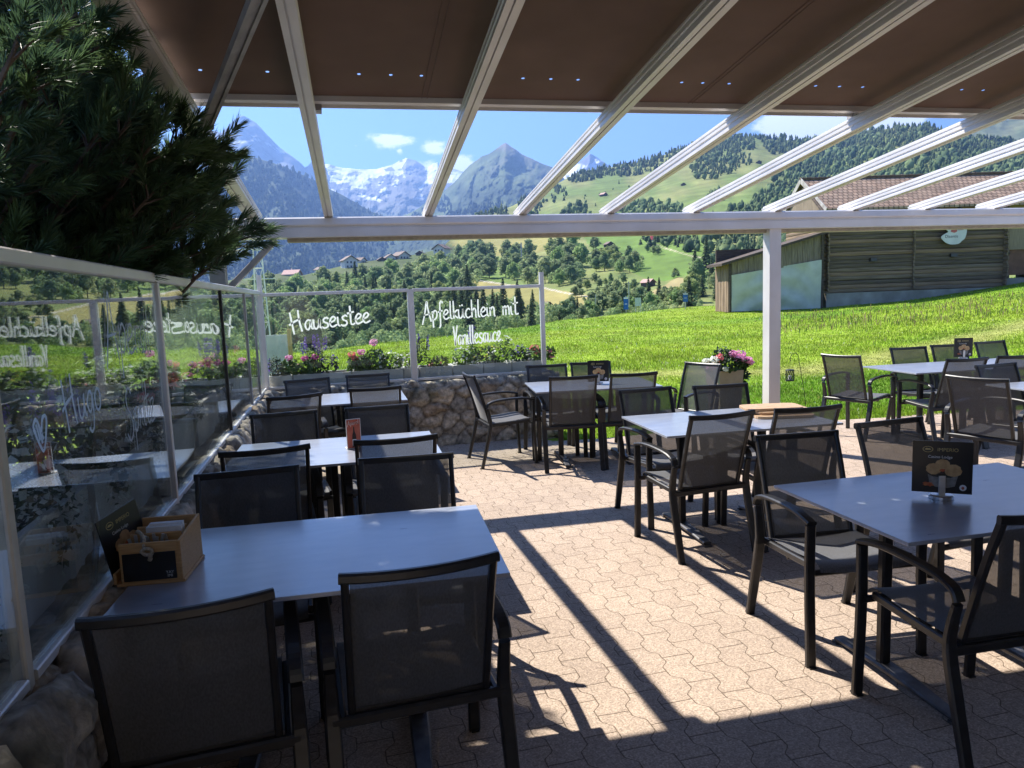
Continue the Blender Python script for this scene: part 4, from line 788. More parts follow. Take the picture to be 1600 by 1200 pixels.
def lantern():
    g = at(1269, 640, 0); y = 8.45; f = y / g[1]; gx_, gy_ = g[0] * f * .985, y
    b = MB(); d = Vector((CR[0], CR[1], 0)).normalized(); o = Vector((gx_, gy_, 0)); P = [o + Vector((0, 0, -.05)), o - d * .03 + Vector((0, 0, .2)), o - d * .10 + Vector((0, 0, .62)), o - d * .115 + Vector((0, 0, .70)), o - d * .15 + Vector((0, 0, .735)), o - d * .20 + Vector((0, 0, .72)), o - d * .225 + Vector((0, 0, .66)), o - d * .21 + Vector((0, 0, .635))]
    b.tube(crom(P, 5), .0045, 6, up=(0, 1, 0)); tag(b.build('garden_hook', M_wire, None), 'thin dark shepherd hook stuck in the grass right of the white post', 'garden hook')
    c = o - d * .225 + Vector((0, 0, .36)); t = thing('hanging_lantern', 'small dark wire lantern hanging from the thin hook in the grass', 'lantern', c)
    b = MB(); b.tube([(0, 0, .155), (0, 0, .285)], .002, 5, up=(1, 0, 0)); b.build('hanger', M_wire, t)
    b = MB(); b.lathe([(.056, 0), (.056, .012), (.05, .014)], 20); b.lathe([(.054, .142), (.056, .146), (.05, .156)], 20)
    for k in range(12):
        a0 = 2 * math.pi * k / 12
        for sgn in (1, -1): b.tube([(.054 * math.cos(a0 + sgn * j * .13), .054 * math.sin(a0 + sgn * j * .13), .012 + j * .0163) for j in range(9)], .0028, 4)
    b.build('cage', M_wire, t); b = MB(); b.lathe([(.022, .016), (.022, .07)], 12); b.build('candle', M_white, t)
lantern()

# ---------------------------------------------------------------- mountain pine beside the terrace
def pine():
    rs = np.random.RandomState(3); t = thing('pine_tree', 'large dark mountain pine with long needles overhanging the left glass', 'tree', (0, 0, 0))
    M_needle = attr_mat('pine_needles', .5, .25, 6, transl=.35, spec=.5)
    base = np.array([-2.75, 4.5, -.1]); topz = 6.0
    b = MB(); tp = [base + np.array([.25 * math.sin(k * .9) * .3, .1 * math.cos(k), k * topz / 8]) for k in range(9)]; b.tube(tp, .13, 9, scale=[1.2, 1, .9, .8, .7, .55, .42, .3, .15], up=(0, 1, 0)); b.build('trunk', M_bark, t, smooth=True)
    def trunk(z): return np.array([np.interp(z, [p[2] for p in tp], [p[0] for p in tp]), np.interp(z, [p[2] for p in tp], [p[1] for p in tp]), z])
    tips = []
    # explicit limb ends that show against the roof, the sky and the glass rail
    for px, py, D in ((352, 222, 4.35), (355, 285, 4.4), (376, 372, 4.75), (345, 405, 4.6), (330, 250, 4.2), (300, 235, 4.0), (318, 330, 4.3), (300, 395, 4.2), (232, 195, 3.7), (190, 140, 3.5), (140, 70, 3.3), (280, 300, 3.9), (250, 390, 3.9), (215, 330, 3.6), (120, 300, 3.4), (60, 110, 2.75), (30, 60, 2.6), (90, 390, 3.5), (170, 390, 3.6), (150, 210, 3.3), (30, 300, 3.2), (205, 240, 3.5), (5, 180, 2.8), (120, 20, 3.2), (285, 215, 3.8), (310, 255, 3.85), (325, 300, 3.9), (300, 330, 3.8), (265, 265, 3.6), (235, 230, 3.4), (335, 345, 4.2), (350, 395, 4.3), (365, 360, 4.4), (320, 420, 4.2), (290, 430, 3.9), (345, 432, 4.35), (205, 190, 3.3), (275, 350, 3.7), (240, 300, 3.5), (205, 400, 3.5), (60, 240, 3.0), (100, 180, 3.0), (20, 380, 3.1), (60, 420, 3.2), (130, 430, 3.4)):
        d = ray1(px, py); tips.append(EYE + d * (D / np.linalg.norm(d)))
    for k in range(190):
        px, py = rs.uniform(-330, 330), rs.uniform(-160, 450); D = rs.uniform(3.4, 5.8)
        if px > 140 + max(py, 0) * .55: D = max(D, 4.6); px -= 60
        d = ray1(px, py); tips.append(EYE + d * (D / np.linalg.norm(d)))
    for k in range(60):                                              # crown on the far side and lower down, seen through the glass
        a = rs.uniform(0, 6.28); z = rs.uniform(.5, 5.2); r = rs.uniform(.9, 2.0) * (1 - (z - 1.5) / 7); tips.append(trunk(z) + np.array([r * math.cos(a), r * math.sin(a), rs.uniform(-.1, .3)]))
    lim = MB(); shoots = []
    for q in tips:
        if q[0] > gx(q[1]) - .12 and q[2] < 1.83: continue
        r = math.hypot(q[0] - base[0], q[1] - base[1]); z0 = min(max(q[2] - .35 * r + rs.uniform(-.1, .1), .25), 5.2); a = trunk(z0); mid = (a + q) / 2 + np.array([0, 0, -.12 * r]) + rs.normal(size=3) * .06
        path = crom([a, a * .6 + mid * .4 + np.array([0, 0, .03]), mid, mid * .4 + q * .6 + np.array([0, 0, -.04]), q], 4); n = len(path); lim.tube(path, .026, 5, scale=[1 - .78 * i / (n - 1) for i in range(n)])
        for k in range(22):
            f = .34 + .66 * (k / 21) ** .8; i = f * (n - 1); p = np.array(path[int(i)].lerp(path[min(int(i) + 1, n - 1)], i - int(i))); ax = np.array(path[min(int(i) + 1, n - 1)] - path[max(int(i) - 1, 0)]); ax /= np.linalg.norm(ax)
            if k == 21: shoots.append((p - ax * .06, ax + np.array([0, 0, .25]), 1.15)); continue
            v = rs.normal(size=3); v -= ax * (v @ ax); v /= np.linalg.norm(v); dirv = ax * .6 + v * .75 + np.array([0, 0, .45]); dirv /= np.linalg.norm(dirv); L = rs.uniform(.08, .2) * (1.25 - f * .6)
            e = p + dirv * L; vz = (e - EYE) @ CF; qx, qy = 800 + FPX * ((e - EYE) @ CR) / max(vz, .1), 600 - FPX * ((e - EYE) @ CU) / max(vz, .1)
            if vz > .3 and (qy < 185 and qx > 112 + .70 * qy or qy < 235 and qx > 150 + .70 * qy) and math.hypot(e[0], e[1]) < 5.5: continue
            if e[0] > gx(e[1]) - .06 and e[2] < 1.81: continue
            if e[2] + .1 > zr(e[:2] @ NA) - .02 and e[:2] @ SA > -.95 and e[:2] @ NA < 4.0: continue
            lim.tube([p, p + dirv * L * .5, e], .006, 4, scale=[1, .8, .6]); shoots.append((e - dirv * .03, dirv + rs.normal(size=3) * .12, rs.uniform(.8, 1.15)))
    lim.build('limbs', M_bark, t, fixn=False)
    # each shoot: an axis with a sleeve of long needles swept forward
    V, C = [], []
    for (p, ax, s) in shoots:
        ax = np.asarray(ax) / np.linalg.norm(ax); n = 100; u = np.cross(ax, rs.normal(size=3)); u /= np.linalg.norm(u); v = np.cross(ax, u)
        h = rs.rand(n) ** .8 * .15 * s; a = rs.rand(n) * 6.2832; tilt = rs.uniform(.35, .85, n) * (1.15 - h / (.17 * s) * .6); L = rs.uniform(.055, .085, n) * s
        rad = np.cos(a)[:, None] * u + np.sin(a)[:, None] * v; d = np.cos(tilt)[:, None] * ax + np.sin(tilt)[:, None] * rad; q = p + ax * h[:, None] + rad * .003; wv = np.cross(d, rs.normal(size=(n, 3))); wv /= np.linalg.norm(wv, axis=1, keepdims=True) + 1e-9; wd = .0019
        m = q + d * (L * .55)[:, None] + np.array([0, 0, .004]); e = q + d * L[:, None]
        V.append(np.stack([q - wv * wd, q + wv * wd, m + wv * wd, e, m - wv * wd], 1).reshape(-1, 3))
        c = np.array((.058, .108, .055)) + np.array((.065, .085, .015)) * rs.rand() ** 2.0; C.append(np.repeat((c * rs.uniform(.8, 1.2, (n, 1))), 5, 0))
    V = np.concatenate(V); n = len(V) // 5; np_obj('crown', V, np.arange(5 * n).reshape(-1, 5), M_needle, t, None, np.concatenate(C))
pine()

# ---------------------------------------------------------------- meadow
CREST = np.array([(-900, 700, 16), (-300, 650, 17), (150, 606, 19), (300, 580, 20), (458, 553, 23), (640, 533, 27), (848, 507, 34), (900, 499, 38), (980, 489, 43), (1100, 479, 47), (1285, 470, 50), (1450, 455, 52), (1600, 431, 55), (1800, 408, 58), (2600, 330, 60)], float)
def crest(u): return np.interp(u, CREST[:, 0], CREST[:, 1]), np.interp(u, CREST[:, 0], CREST[:, 2])
def px_of(x, y):
    a = np.arctan2(x, y) - YAW; return 800 + FPX * np.tan(np.clip(a, -1.25, 1.25)) * 1.0
def crest_xyz(az):
    """crest distance and height for a world azimuth (measured from +Y to +X)"""
    u = 800 + FPX * np.tan(np.clip(az - YAW, -1.0, 1.0)); yc, D = crest(u); p = PD(u, yc, D); return D, p[..., 2]
def ground_z(x, y):
    r = np.hypot(x, y); az = np.arctan2(x, y); D, zc = crest_xyz(az); f = np.clip((r - 7.5) / (D - 7.5), 0, None)
    z = np.where(f <= 1, -.035 + (zc + .035) * f ** 1.15, zc - (r - D) * np.minimum(.02 + (r - D) * .022, .38))
    rip = (fbm(x * .35, y * .35, 61, 4) - .5) * .16 + (fbm(x * 1.6, y * 1.6, 65, 3) - .5) * .05
    return z + rip * np.clip((r - 8.5) / 6, 0, 1) * np.clip(f, 0, 1)
def strip_mask(x, y):
    """paler, drier mown track that runs diagonally over the meadow"""
    a = at(870, 590, 0)[:2]; d1 = PD(1250, 541, 14.5)[:2]; d2 = PD(1600, 492, 22)[:2]; m = np.zeros_like(x)
    for p, q, wd in ((a, d1, .55), (d1, d2, .75), (d2, d2 + (d2 - d1) * 1.5, 1.0)):
        v = q - p; L = np.hypot(*v); v = v / L; tx = np.clip((x - p[0]) * v[0] + (y - p[1]) * v[1], 0, L); dist = np.hypot(x - p[0] - v[0] * tx, y - p[1] - v[1] * tx) + (fbm(x * 1.2, y * 1.2, 70, 3) - .5) * .5
        m = np.maximum(m, np.clip(1.3 - dist / wd, 0, 1))
    return m
def grass_col(x, y):
    n = fbm(x * .22, y * .22, 80, 4)[..., None]; n2 = fbm(x * 1.3, y * 1.3, 84, 3)[..., None]; c = np.array((.19, .32, .022)) * (1 - n) + np.array((.32, .42, .036)) * n
    n3 = np.clip((fbm(x * .12 + 9, y * .3, 95, 4)[..., None] - .45) * 4, 0, 1); c = c * (1 - n3) + c * np.array((.62, .80, .75)) * n3; c = c * (.62 + .76 * n2); s = strip_mask(x, y)[..., None] * .7; return c * (1 - s) + np.array((.40, .39, .12)) * s
def meadow():
    az = np.linspace(YAW - 1.05, YAW + 1.0, 420); r = np.r_[np.linspace(0.0, 6, 4), np.geomspace(7, 62, 110), np.geomspace(66, 420, 18)]
    A, Rr = np.meshgrid(az, r, indexing='ij'); x, y = Rr * np.sin(A), Rr * np.cos(A); z = ground_z(x, y); z = np.maximum(z, -70)
    inside = (y < 7.9) & (x > -1.0); z = np.where(inside, np.minimum(z, -.04), z)
    V = np.stack([x, y, z], -1).reshape(-1, 3); o = np_obj('meadow', V, grid_faces(len(az), len(r)), attr_mat('meadow_turf', .95, .35, 3, .8, 14, .04), None, None, grass_col(x, y).reshape(-1, 3) * .8, True); tag(o, kind='structure')
    b = MB(); b.add([(-400, -400, -70.5), (400, -400, -70.5), (400, 400, -70.5), (-400, 400, -70.5)], [(0, 1, 2, 3)])
    # blades: sampled evenly over the picture area so that near grass is fine and far grass coarse
    rs = np.random.RandomState(21); n = 270000; u = rs.uniform(330, 1720, n); yc, D = crest(u); t = rs.rand(n) ** .9; rr = 1 / ((1 / 7.0) * (1 - t) + (1 / (D * 1.01)) * t)
    azs = np.arctan((u - 800) / FPX) + YAW; x, y = rr * np.sin(azs), rr * np.cos(azs); ok = ~((y < 7.62 - np.clip(x - 5.1, 0, 9) * .19 - .03) & (x > -.9) & (x < 14)) & ~((y < 8.6) & (x < 2.6)); x, y, rr = x[ok], y[ok], rr[ok]; n = len(x)
    z = ground_z(x, y); c = grass_col(x, y) * rs.uniform(.7, 1.35, (n, 1)); s = strip_mask(x, y); pat = fbm(x * .5, y * .5, 90, 3)
    h = (.020 + .045 * pat) * rs.uniform(.5, 1.4, n) * (1 - .65 * s) * np.clip(.75 + rr / 60, .7, 1.3); wd = .0013 + rr * .00040
    near = (np.hypot(x - 5, y - 8) < 4); h = np.where(near, h * .7, h)
    a = rs.rand(n) * 6.283; lean = rs.uniform(.1, .7, n) * h; la = rs.rand(n) * 6.283; wx, wy = np.cos(a) * wd, np.sin(a) * wd; lx, ly = np.cos(la) * lean, np.sin(la) * lean
    V = np.stack([np.stack([x - wx, y - wy, z - .01], 1), np.stack([x + wx, y + wy, z - .01], 1), np.stack([x + wx * .7 + lx * .4, y + wy * .7 + ly * .4, z + h * .6], 1), np.stack([x + lx, y + ly, z + h], 1), np.stack([x - wx * .7 + lx * .4, y - wy * .7 + ly * .4, z + h * .6], 1)], 1).reshape(-1, 3)
    yel = rs.rand(n) < .06; c[yel] = np.array((.30, .26, .10)) * rs.uniform(.7, 1.2, (yel.sum(), 1)); fl = rs.rand(n) < .006; c[fl] = (.7, .7, .6)
    o = np_obj('meadow_grass', V, np.arange(5 * n).reshape(-1, 5), attr_mat('grass_blades', .6, .15, 2, transl=.45, spec=.3), None, None, np.repeat(c, 5, 0)); tag(o, kind='stuff')
    # tall seed stalks and weeds in front of the barn
    n = 1500; u = rs.uniform(1200, 1720, n); yb = np.interp(u, [1150, 1285, 1450, 1600, 1720], [480, 466, 455, 438, 422]); D = np.interp(u, [1150, 1720], [34, 37]) * rs.uniform(.70, 1.03, n) ; azs = np.arctan((u - 800) / FPX) + YAW; x, y = D * np.sin(azs), D * np.cos(azs); z = ground_z(x, y)
    hh = rs.uniform(.06, .34, n) * rs.uniform(.5, 1, n); w0 = .005; a = rs.rand(n) * 6.28; lx, ly = np.cos(a) * hh * .12, np.sin(a) * hh * .12; dx, dy = CR[0] * w0, CR[1] * w0; hd = rs.rand(n) < .55
    S = np.stack([np.stack([x - dx, y - dy, z], 1), np.stack([x + dx, y + dy, z], 1), np.stack([x + dx * (.5 + 2.6 * hd) + lx * .8, y + dy * (.5 + 2.6 * hd) + ly * .8, z + hh * .78], 1), np.stack([x + lx, y + ly, z + hh], 1), np.stack([x - dx * (.5 + 2.6 * hd) + lx * .8, y - dy * (.5 + 2.6 * hd) + ly * .8, z + hh * .78], 1)], 1).reshape(-1, 3)
    c = np.where((rs.rand(n) < .5)[:, None], np.array((.30, .24, .12)), np.array((.10, .16, .04))) * rs.uniform(.6, 1.2, (n, 1)); o = np_obj('meadow_stalks', S, np.arange(5 * n).reshape(-1, 5), bpy.data.materials['grass_blades'], None, None, np.repeat(c, 5, 0)); tag(o, kind='stuff')
meadow()

# ---------------------------------------------------------------- hills and mountains (each at its own distance)
def poly_in(u, y, poly):
    u = np.asarray(u, float); y = np.asarray(y, float); c = np.zeros(u.shape, bool); j = len(poly) - 1
    for i in range(len(poly)):
        (xi, yi), (xj, yj) = poly[i], poly[j]
        c ^= ((yi > y) != (yj > y)) & (u < (xj - xi) * (y - yi) / (yj - yi + 1e-12) + xi); j = i
    return c
class Slope:
    """a hillside: foot line and ridge line with their true distances, relief in between"""
    def __init__(s, sky, foot, relief, seed, fr=(.012, .012), jag=0, ridged=True):
        s.sky = np.array(sky, float); s.foot = np.array(foot, float); s.relief = relief; s.seed = seed; s.fr = fr; s.jag = jag; s.ridged = ridged
    def lines(s, u):
        ys = np.interp(u, s.sky[:, 0], s.sky[:, 1]); Ds = np.interp(u, s.sky[:, 0], s.sky[:, 2]); yf = np.interp(u, s.foot[:, 0], s.foot[:, 1]); Df = np.interp(u, s.foot[:, 0], s.foot[:, 2])
        if s.jag: ys = ys + (fbm(u * .06, u * 0, s.seed + 77, 4) - .5) * s.jag
        return ys, Ds, yf, Df
    def dist(s, u, y):
        ys, Ds, yf, Df = s.lines(u); t = np.clip((yf - y) / (yf - ys), 0, 1); D = Df * (Ds / Df) ** t
        n = fbm(u * s.fr[0], y * s.fr[1], s.seed, 5)
        if s.ridged: n = .45 * n + .55 * (1 - 2.4 * np.abs(fbm(u * s.fr[0] * 1.3 + (y - ys) * s.fr[0] * .5, y * s.fr[1] - u * s.fr[1] * .3, s.seed + 5, 6, .55) - .5))
        return D * (1 + s.relief * (n - .55) * np.sin(np.pi * np.clip(t, 0, 1)) ** .6)
    def pos(s, u, y): return PD(u, y, s.dist(u, y))
    def mesh(s, name, u0, u1, nu, nv, colf, m):
        u = np.linspace(u0, u1, nu); T = np.linspace(0, 1, nv); ys, Ds, yf, Df = s.lines(u); U = np.repeat(u[:, None], nv, 1); Y = yf[:, None] + (ys - yf)[:, None] * T; P = s.pos(U, Y); top = P[:, -1, :]
        rad = top[:, :2] / np.linalg.norm(top[:, :2], axis=1, keepdims=True); back = []
        drop = max(60, np.median(Ds) * .12)
        for k in (1, 2): back.append(np.concatenate([top[:, :2] + rad * (Ds * .12 * k)[:, None], top[:, 2:] - drop * k], 1))
        foot = np.concatenate([P[:, 0, :2] * .97, P[:, 0, 2:] - np.median(Df) * .05], 1)
        V = np.concatenate([foot[:, None], P, back[0][:, None], back[1][:, None]], 1); C = colf(U, Y, T[None, :] + 0 * U); C = np.concatenate([C[:, :1], C, C[:, -1:], C[:, -1:]], 1)
        o = np_obj(name, V.reshape(-1, 3), grid_faces(nu, nv + 3), m, None, None, C.reshape(-1, 3), True); tag(o, kind='structure'); return o
M_hill = attr_mat('alpine_turf', .95, .22, .03, .5, .05, 3.0)
M_rock = attr_mat('alpine_rock', .95, .25, .006, .8, .004, 40.0)
def mixc(a, b, f): f = np.clip(f, 0, 1)[..., None]; return np.array(a) * (1 - f) + np.array(b) * f
HZY = lambda u: 466 - (np.asarray(u) - 800) * .0370
# near side of the valley: wooded terrace on the left, alp on the right
hill = Slope([(-900, 470, 420), (-200, 455, 450), (150, 448, 480), (330, 441, 520), (400, 433, 540), (440, 427, 540), (470, 431, 540), (500, 424, 560), (540, 414, 560), (570, 409, 580), (620, 402, 600), (655, 397, 620), (690, 388, 650), (712, 366, 900), (735, 345, 1100), (765, 335, 1250), (800, 322, 1350), (830, 307, 1450), (862, 292, 1500), (890, 276, 1600), (935, 266, 1700), (960, 260, 1750), (990, 256, 1800), (1020, 248, 1800), (1050, 238, 1800), (1085, 226, 1850), (1110, 220, 1900), (1150, 215, 1900), (1180, 212, 1900), (1210, 218, 1900), (1250, 220, 1950), (1290, 219, 2000), (1320, 214, 2000), (1360, 205, 1900), (1400, 199, 1800), (1440, 197, 1800), (1480, 203, 1800), (1520, 213, 1900), (1560, 221, 1900), (1640, 232, 2000), (1900, 250, 2000), (2600, 270, 2000)],
             [(-900, 690, 120), (300, 606, 120), (458, 575, 125), (640, 553, 130), (848, 527, 135), (980, 508, 140), (1100, 498, 145), (1285, 486, 150), (1600, 450, 160), (1900, 420, 165), (2600, 380, 170)], .10, 101, (.010, .016), 0)
FIELDS = [  # (polygon on the slope, base colour)
 ([(700, 376), (880, 360), (900, 383), (800, 402), (760, 402), (720, 396)], (.26, .24, .07)), ([(945, 362), (1010, 362), (1010, 377), (950, 377)], (.28, .25, .08)),
 ([(735, 436), (760, 440), (850, 450), (915, 460), (945, 462), (935, 474), (860, 486), (740, 480), (730, 455)], (.30, .26, .085)), ([(1015, 458), (1062, 434), (1080, 437), (1100, 440), (1060, 455), (1020, 470)], (.30, .25, .11)),
 ([(960, 390), (1010, 378), (1040, 395), (1085, 405), (1090, 425), (1040, 440), (1000, 430), (980, 420)], (.115, .205, .03)), ([(780, 400), (800, 445), (720, 436), (760, 405)], (.125, .19, .035)), ([(870, 340), (1000, 300), (1060, 320), (1000, 350), (900, 370)], (.17, .21, .06)), ([(900, 350), (1000, 340), (1090, 360), (1120, 420), (1020, 440), (930, 400)], (.125, .205, .035))]
def hill_col(U, Y, T):
    n = fbm(U * .02, Y * .05, 120, 5); n2 = fbm(U * .06, Y * .2, 126, 4); c = mixc((.13, .185, .045), (.21, .225, .075), (n - .35) * 3); c = c * (.8 + .4 * n2)[..., None]
    wob = (fbm(U * .05, Y * .05, 130, 3) - .5) * 7
    for poly, col in FIELDS:
        m = poly_in(U + wob, Y + wob * .5, poly); c = np.where(m[..., None], np.array(col) * (.85 + .3 * n2)[..., None], c)
    # pale track across the lower fields
    tr = np.interp(U, [735, 800, 850, 880, 915, 935, 945], [436, 446, 450, 457, 463, 464, 470]); m = (np.abs(Y - tr) < .9) & (U > 735) & (U < 946); c = np.where(m[..., None], np.array((.50, .45, .36)), c)
    tr = np.interp(U, [1010, 1040, 1080, 1100], [378, 388, 400, 404]); m = (np.abs(Y - tr) < .7) & (U > 1012) & (U < 1095); c = np.where(m[..., None], np.array((.42, .38, .25)), c)
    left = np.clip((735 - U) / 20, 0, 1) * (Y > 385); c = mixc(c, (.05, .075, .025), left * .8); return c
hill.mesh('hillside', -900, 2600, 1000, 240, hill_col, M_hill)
left_mt = Slope([(-900, 150, 3770), (-300, 200, 3770), (150, 236, 3770), (300, 239, 3770), (340, 238, 3770), (372, 241, 3842), (400, 247, 3915), (425, 254, 3987), (450, 263, 4060), (480, 276, 4205), (510, 293, 4350), (545, 311, 4495), (575, 327, 4640), (605, 343, 4785), (650, 369, 4930), (700, 392, 5075), (760, 410, 5075)],
                [(-900, 480, 2175), (300, 470, 2175), (500, 455, 2320), (760, 440, 2755)], .16, 201, (.016, .007), 3)
def left_col(U, Y, T):
    n = fbm(U * .03, Y * .03, 210, 5); c = mixc((.025, .045, .02), (.05, .075, .03), (n - .4) * 4); av = np.clip((fbm(U * .05 + Y * .03, Y * .012, 214, 4) - .62) * 9, 0, 1); return mixc(c, (.09, .11, .045), av * .5)
left_mt.mesh('forest_mountain', -900, 760, 420, 170, left_col, M_hill)
far_left = Slope([(-900, 200, 7500), (-200, 270, 7500), (150, 300, 7500), (250, 258, 7500), (300, 227, 7500), (330, 206, 7500), (346, 208, 7500), (360, 192, 7500), (372, 182, 7500), (380, 178, 7500), (395, 189, 7500), (410, 201, 7500), (430, 222, 7500), (450, 240, 7500), (466, 252, 7500), (478, 263, 7500), (490, 246, 8600), (502, 252, 8600), (520, 275, 8600), (560, 310, 8600), (620, 350, 8600)],
                 [(-900, 460, 5000), (620, 440, 5200)], .17, 301, (.022, .026), 8)
def fl_col(U, Y, T):
    n = fbm(U * .05, Y * .02, 310, 5); c = mixc((.13, .13, .135), (.22, .21, .20), (n - .35) * 3); sn = np.clip((fbm(U * .05 + Y * .05, Y * .12, 315, 4) - .63) * 16, 0, 1) * (Y < 250) * (Y > 200); return mixc(c, (.6, .62, .65), sn)
far_left.mesh('rock_mountain', -900, 620, 360, 150, fl_col, M_rock)
glacier = Slope([(430, 300, 8800), (470, 268, 8800), (500, 256, 8800), (512, 257, 8800), (530, 261, 8800), (560, 265, 8800), (590, 264, 8800), (612, 258, 8800), (626, 250, 8800), (634, 246, 8800), (640, 248, 8800), (650, 250, 8800), (662, 259, 8800), (668, 262, 8800), (676, 256, 8800), (684, 254, 8800), (692, 262, 8800), (706, 262, 8800), (722, 268, 8800), (745, 285, 8800), (800, 330, 8800)],
                [(430, 420, 5600), (800, 420, 5600)], .075, 401, (.028, .034), 3)
def gl_col(U, Y, T):
    rock = mixc((.13, .13, .135), (.24, .23, .22), fbm(U * .08, Y * .06, 410, 5)); lim = np.interp(U, [500, 540, 580, 620, 645, 660, 700, 740], [290, 296, 296, 290, 275, 285, 292, 285])
    f = (lim - Y) / 16 + (fbm(U * .05, Y * .10, 412, 5) - .5) * 7.5 + (fbm(U * .13 + Y * .06, Y * .22, 417, 4) - .5) * 3; sn = np.clip(f * 1.3 + .15, 0, 1) * np.clip((338 - Y) / 10, 0, 1)
    pk = poly_in(U, Y, [(628, 262), (637, 247), (652, 247), (664, 262), (668, 280), (655, 292), (640, 288), (632, 274)]); sn = np.where(pk, sn * .12, sn); pk2 = poly_in(U, Y, [(600, 264), (612, 261), (618, 267), (602, 268)]); sn = np.where(pk2, .1, sn)
    c = mixc(rock, (.80, .83, .86), sn); return mixc(c, (.09, .11, .06), np.clip((Y - 322) / 22 + (fbm(U * .08, Y * .06, 419, 4) - .5) * 2, 0, 1))
glacier.mesh('snow_mountain', 430, 800, 420, 200, gl_col, M_rock)
pyramid = Slope([(560, 365, 5200), (600, 350, 5200), (640, 334, 5200), (662, 320, 5200), (690, 302, 5200), (705, 290, 5200), (722, 270, 5200), (738, 256, 5200), (752, 244, 5200), (764, 241, 5200), (775, 233, 5200), (783, 227, 5200), (790, 223, 5200), (803, 231, 5200), (815, 240, 5200), (835, 249, 5200), (852, 257, 5200), (862, 262, 5200), (880, 278, 5200), (920, 305, 5200), (1000, 345, 5200)],
                [(560, 420, 2600), (1000, 420, 2600)], .17, 501, (.022, .026), 5)
def py_col(U, Y, T):
    n = fbm(U * .03, Y * .04, 510, 5); n2 = fbm(U * .08 + Y * .05, Y * .03, 514, 5); g = mixc((.065, .085, .035), (.13, .14, .06), (n2 - .35) * 3); r = mixc((.16, .145, .12), (.24, .21, .17), n2); c = mixc(g * np.array((.8, .95, .75)), r, (256 - Y) / 26 + (n - .5) * 2.5); gu = np.clip((fbm(U * .11 + Y * .09, Y * .03, 523, 5) - .52) * 8, 0, 1); c = mixc(c, (.23, .21, .17), gu * np.clip((300 - Y) / 50, 0, 1) * .35); fo = np.clip((fbm(U * .04, Y * .04, 519, 5) - .47) * 9, 0, 1) * np.clip((Y - 285) / 15, 0, 1); return mixc(c, (.03, .05, .022), fo * .9)
pyramid.mesh('pyramid_mountain', 560, 1000, 330, 170, py_col, M_rock)
snowpk = Slope([(850, 300, 8500), (880, 276, 8500), (900, 258, 8500), (912, 248, 8500), (922, 240, 8500), (934, 247, 8500), (946, 255, 8500), (962, 268, 8500), (1000, 300, 8500)], [(850, 340, 6000), (1000, 340, 6000)], .2, 601, (.03, .03), 3)
def sp_col(U, Y, T): 
    sn = np.clip((fbm(U * .09, Y * .13, 610, 4) - .42) * 8, 0, 1); return mixc((.17, .17, .175) + 0 * U[..., None], (.78, .80, .84), sn)
snowpk.mesh('snow_peak', 850, 1000, 120, 60, sp_col, M_rock)
far_right = Slope([(1380, 225, 3800), (1440, 212, 3800), (1500, 198, 3800), (1540, 190, 3800), (1580, 186, 3800), (1640, 180, 3800), (1900, 170, 3800), (2600, 200, 3800)], [(1380, 330, 2400), (2600, 330, 2400)], .15, 701, (.01, .012), 3)
far_right.mesh('green_mountain', 1380, 2600, 260, 60, lambda U, Y, T: mixc((.10, .13, .055), (.17, .18, .08), (fbm(U * .03, Y * .05, 710, 5) - .35) * 3), M_hill)

# ---------------------------------------------------------------- woods
ICO = bmesh.new(); bmesh.ops.create_icosphere(ICO, subdivisions=1, radius=1); ICO_V = np.array([v.co[:] for v in ICO.verts]); ICO_F = np.array([[v.index for v in f.verts] for f in ICO.faces]); ICO.free()
ICO = bmesh.new(); bmesh.ops.create_icosphere(ICO, subdivisions=2, radius=1); ICO2_V = np.array([v.co[:] for v in ICO.verts]); ICO2_F = np.array([[v.index for v in f.verts] for f in ICO.faces]); ICO.free()
def cone_template():
    V, F = [], []
    for z0, z1, r in ((.08, .5, .30), (.32, .74, .23), (.56, 1.0, .15)):
        o = len(V); V += [(r * math.cos(k * 6.2832 / 6 + z0 * 9), r * math.sin(k * 6.2832 / 6 + z0 * 9), z0) for k in range(6)] + [(0, 0, z1)]; F += [(o + k, o + (k + 1) % 6, o + 6) for k in range(6)]
    return np.array(V), np.array(F)
CONE_V, CONE_F = cone_template()
M_wood = attr_mat('distant_foliage', .9, .2, .12, transl=.3, spec=.1)
def forest(name, pts, hts, cols, conif, seed, label_kind='stuff', leafy=False):
    rs = np.random.RandomState(seed); n = len(pts); Vs, Fs, Cs, o = [], [], [], 0
    leafs = leaf_cloud(rs, 150, (0, 0, .5), (.40, .40, .46), .075, aspect=.8, normal_up=.3, shell=.45)
    for kind, (TV, TF) in ((True, (CONE_V, CONE_F)), (False, leafs if leafy else (ICO_V * np.array([.34, .34, .46]) + np.array([0, 0, .52]), ICO_F))):
        idx = np.where(conif == kind)[0]
        if not len(idx): continue
        m = len(idx); k = len(TV); a = rs.rand(m) * 6.283; ca, sa = np.cos(a)[:, None], np.sin(a)[:, None]; v = TV[None] * (1 + (rs.rand(m, k, 1) - .5) * (.25 if kind else .12 if leafy else .7)); wdt = rs.uniform(.8, 1.25, (m, 1))
        x = (v[..., 0] * ca - v[..., 1] * sa) * wdt; y = (v[..., 0] * sa + v[..., 1] * ca) * wdt; P = np.stack([x, y, v[..., 2]], -1) * hts[idx][:, None, None] + pts[idx][:, None, :]
        Vs.append(P.reshape(-1, 3)); Fs.append((TF[None] + (np.arange(m) * k)[:, None, None]).reshape(-1, TF.shape[1]) + o); Cs.append(np.repeat(cols[idx], k, 0)); o += m * k
    ob = np_obj(name, np.concatenate(Vs), Fs, M_wood, None, None, np.concatenate(Cs)); tag(ob, kind=label_kind); return ob
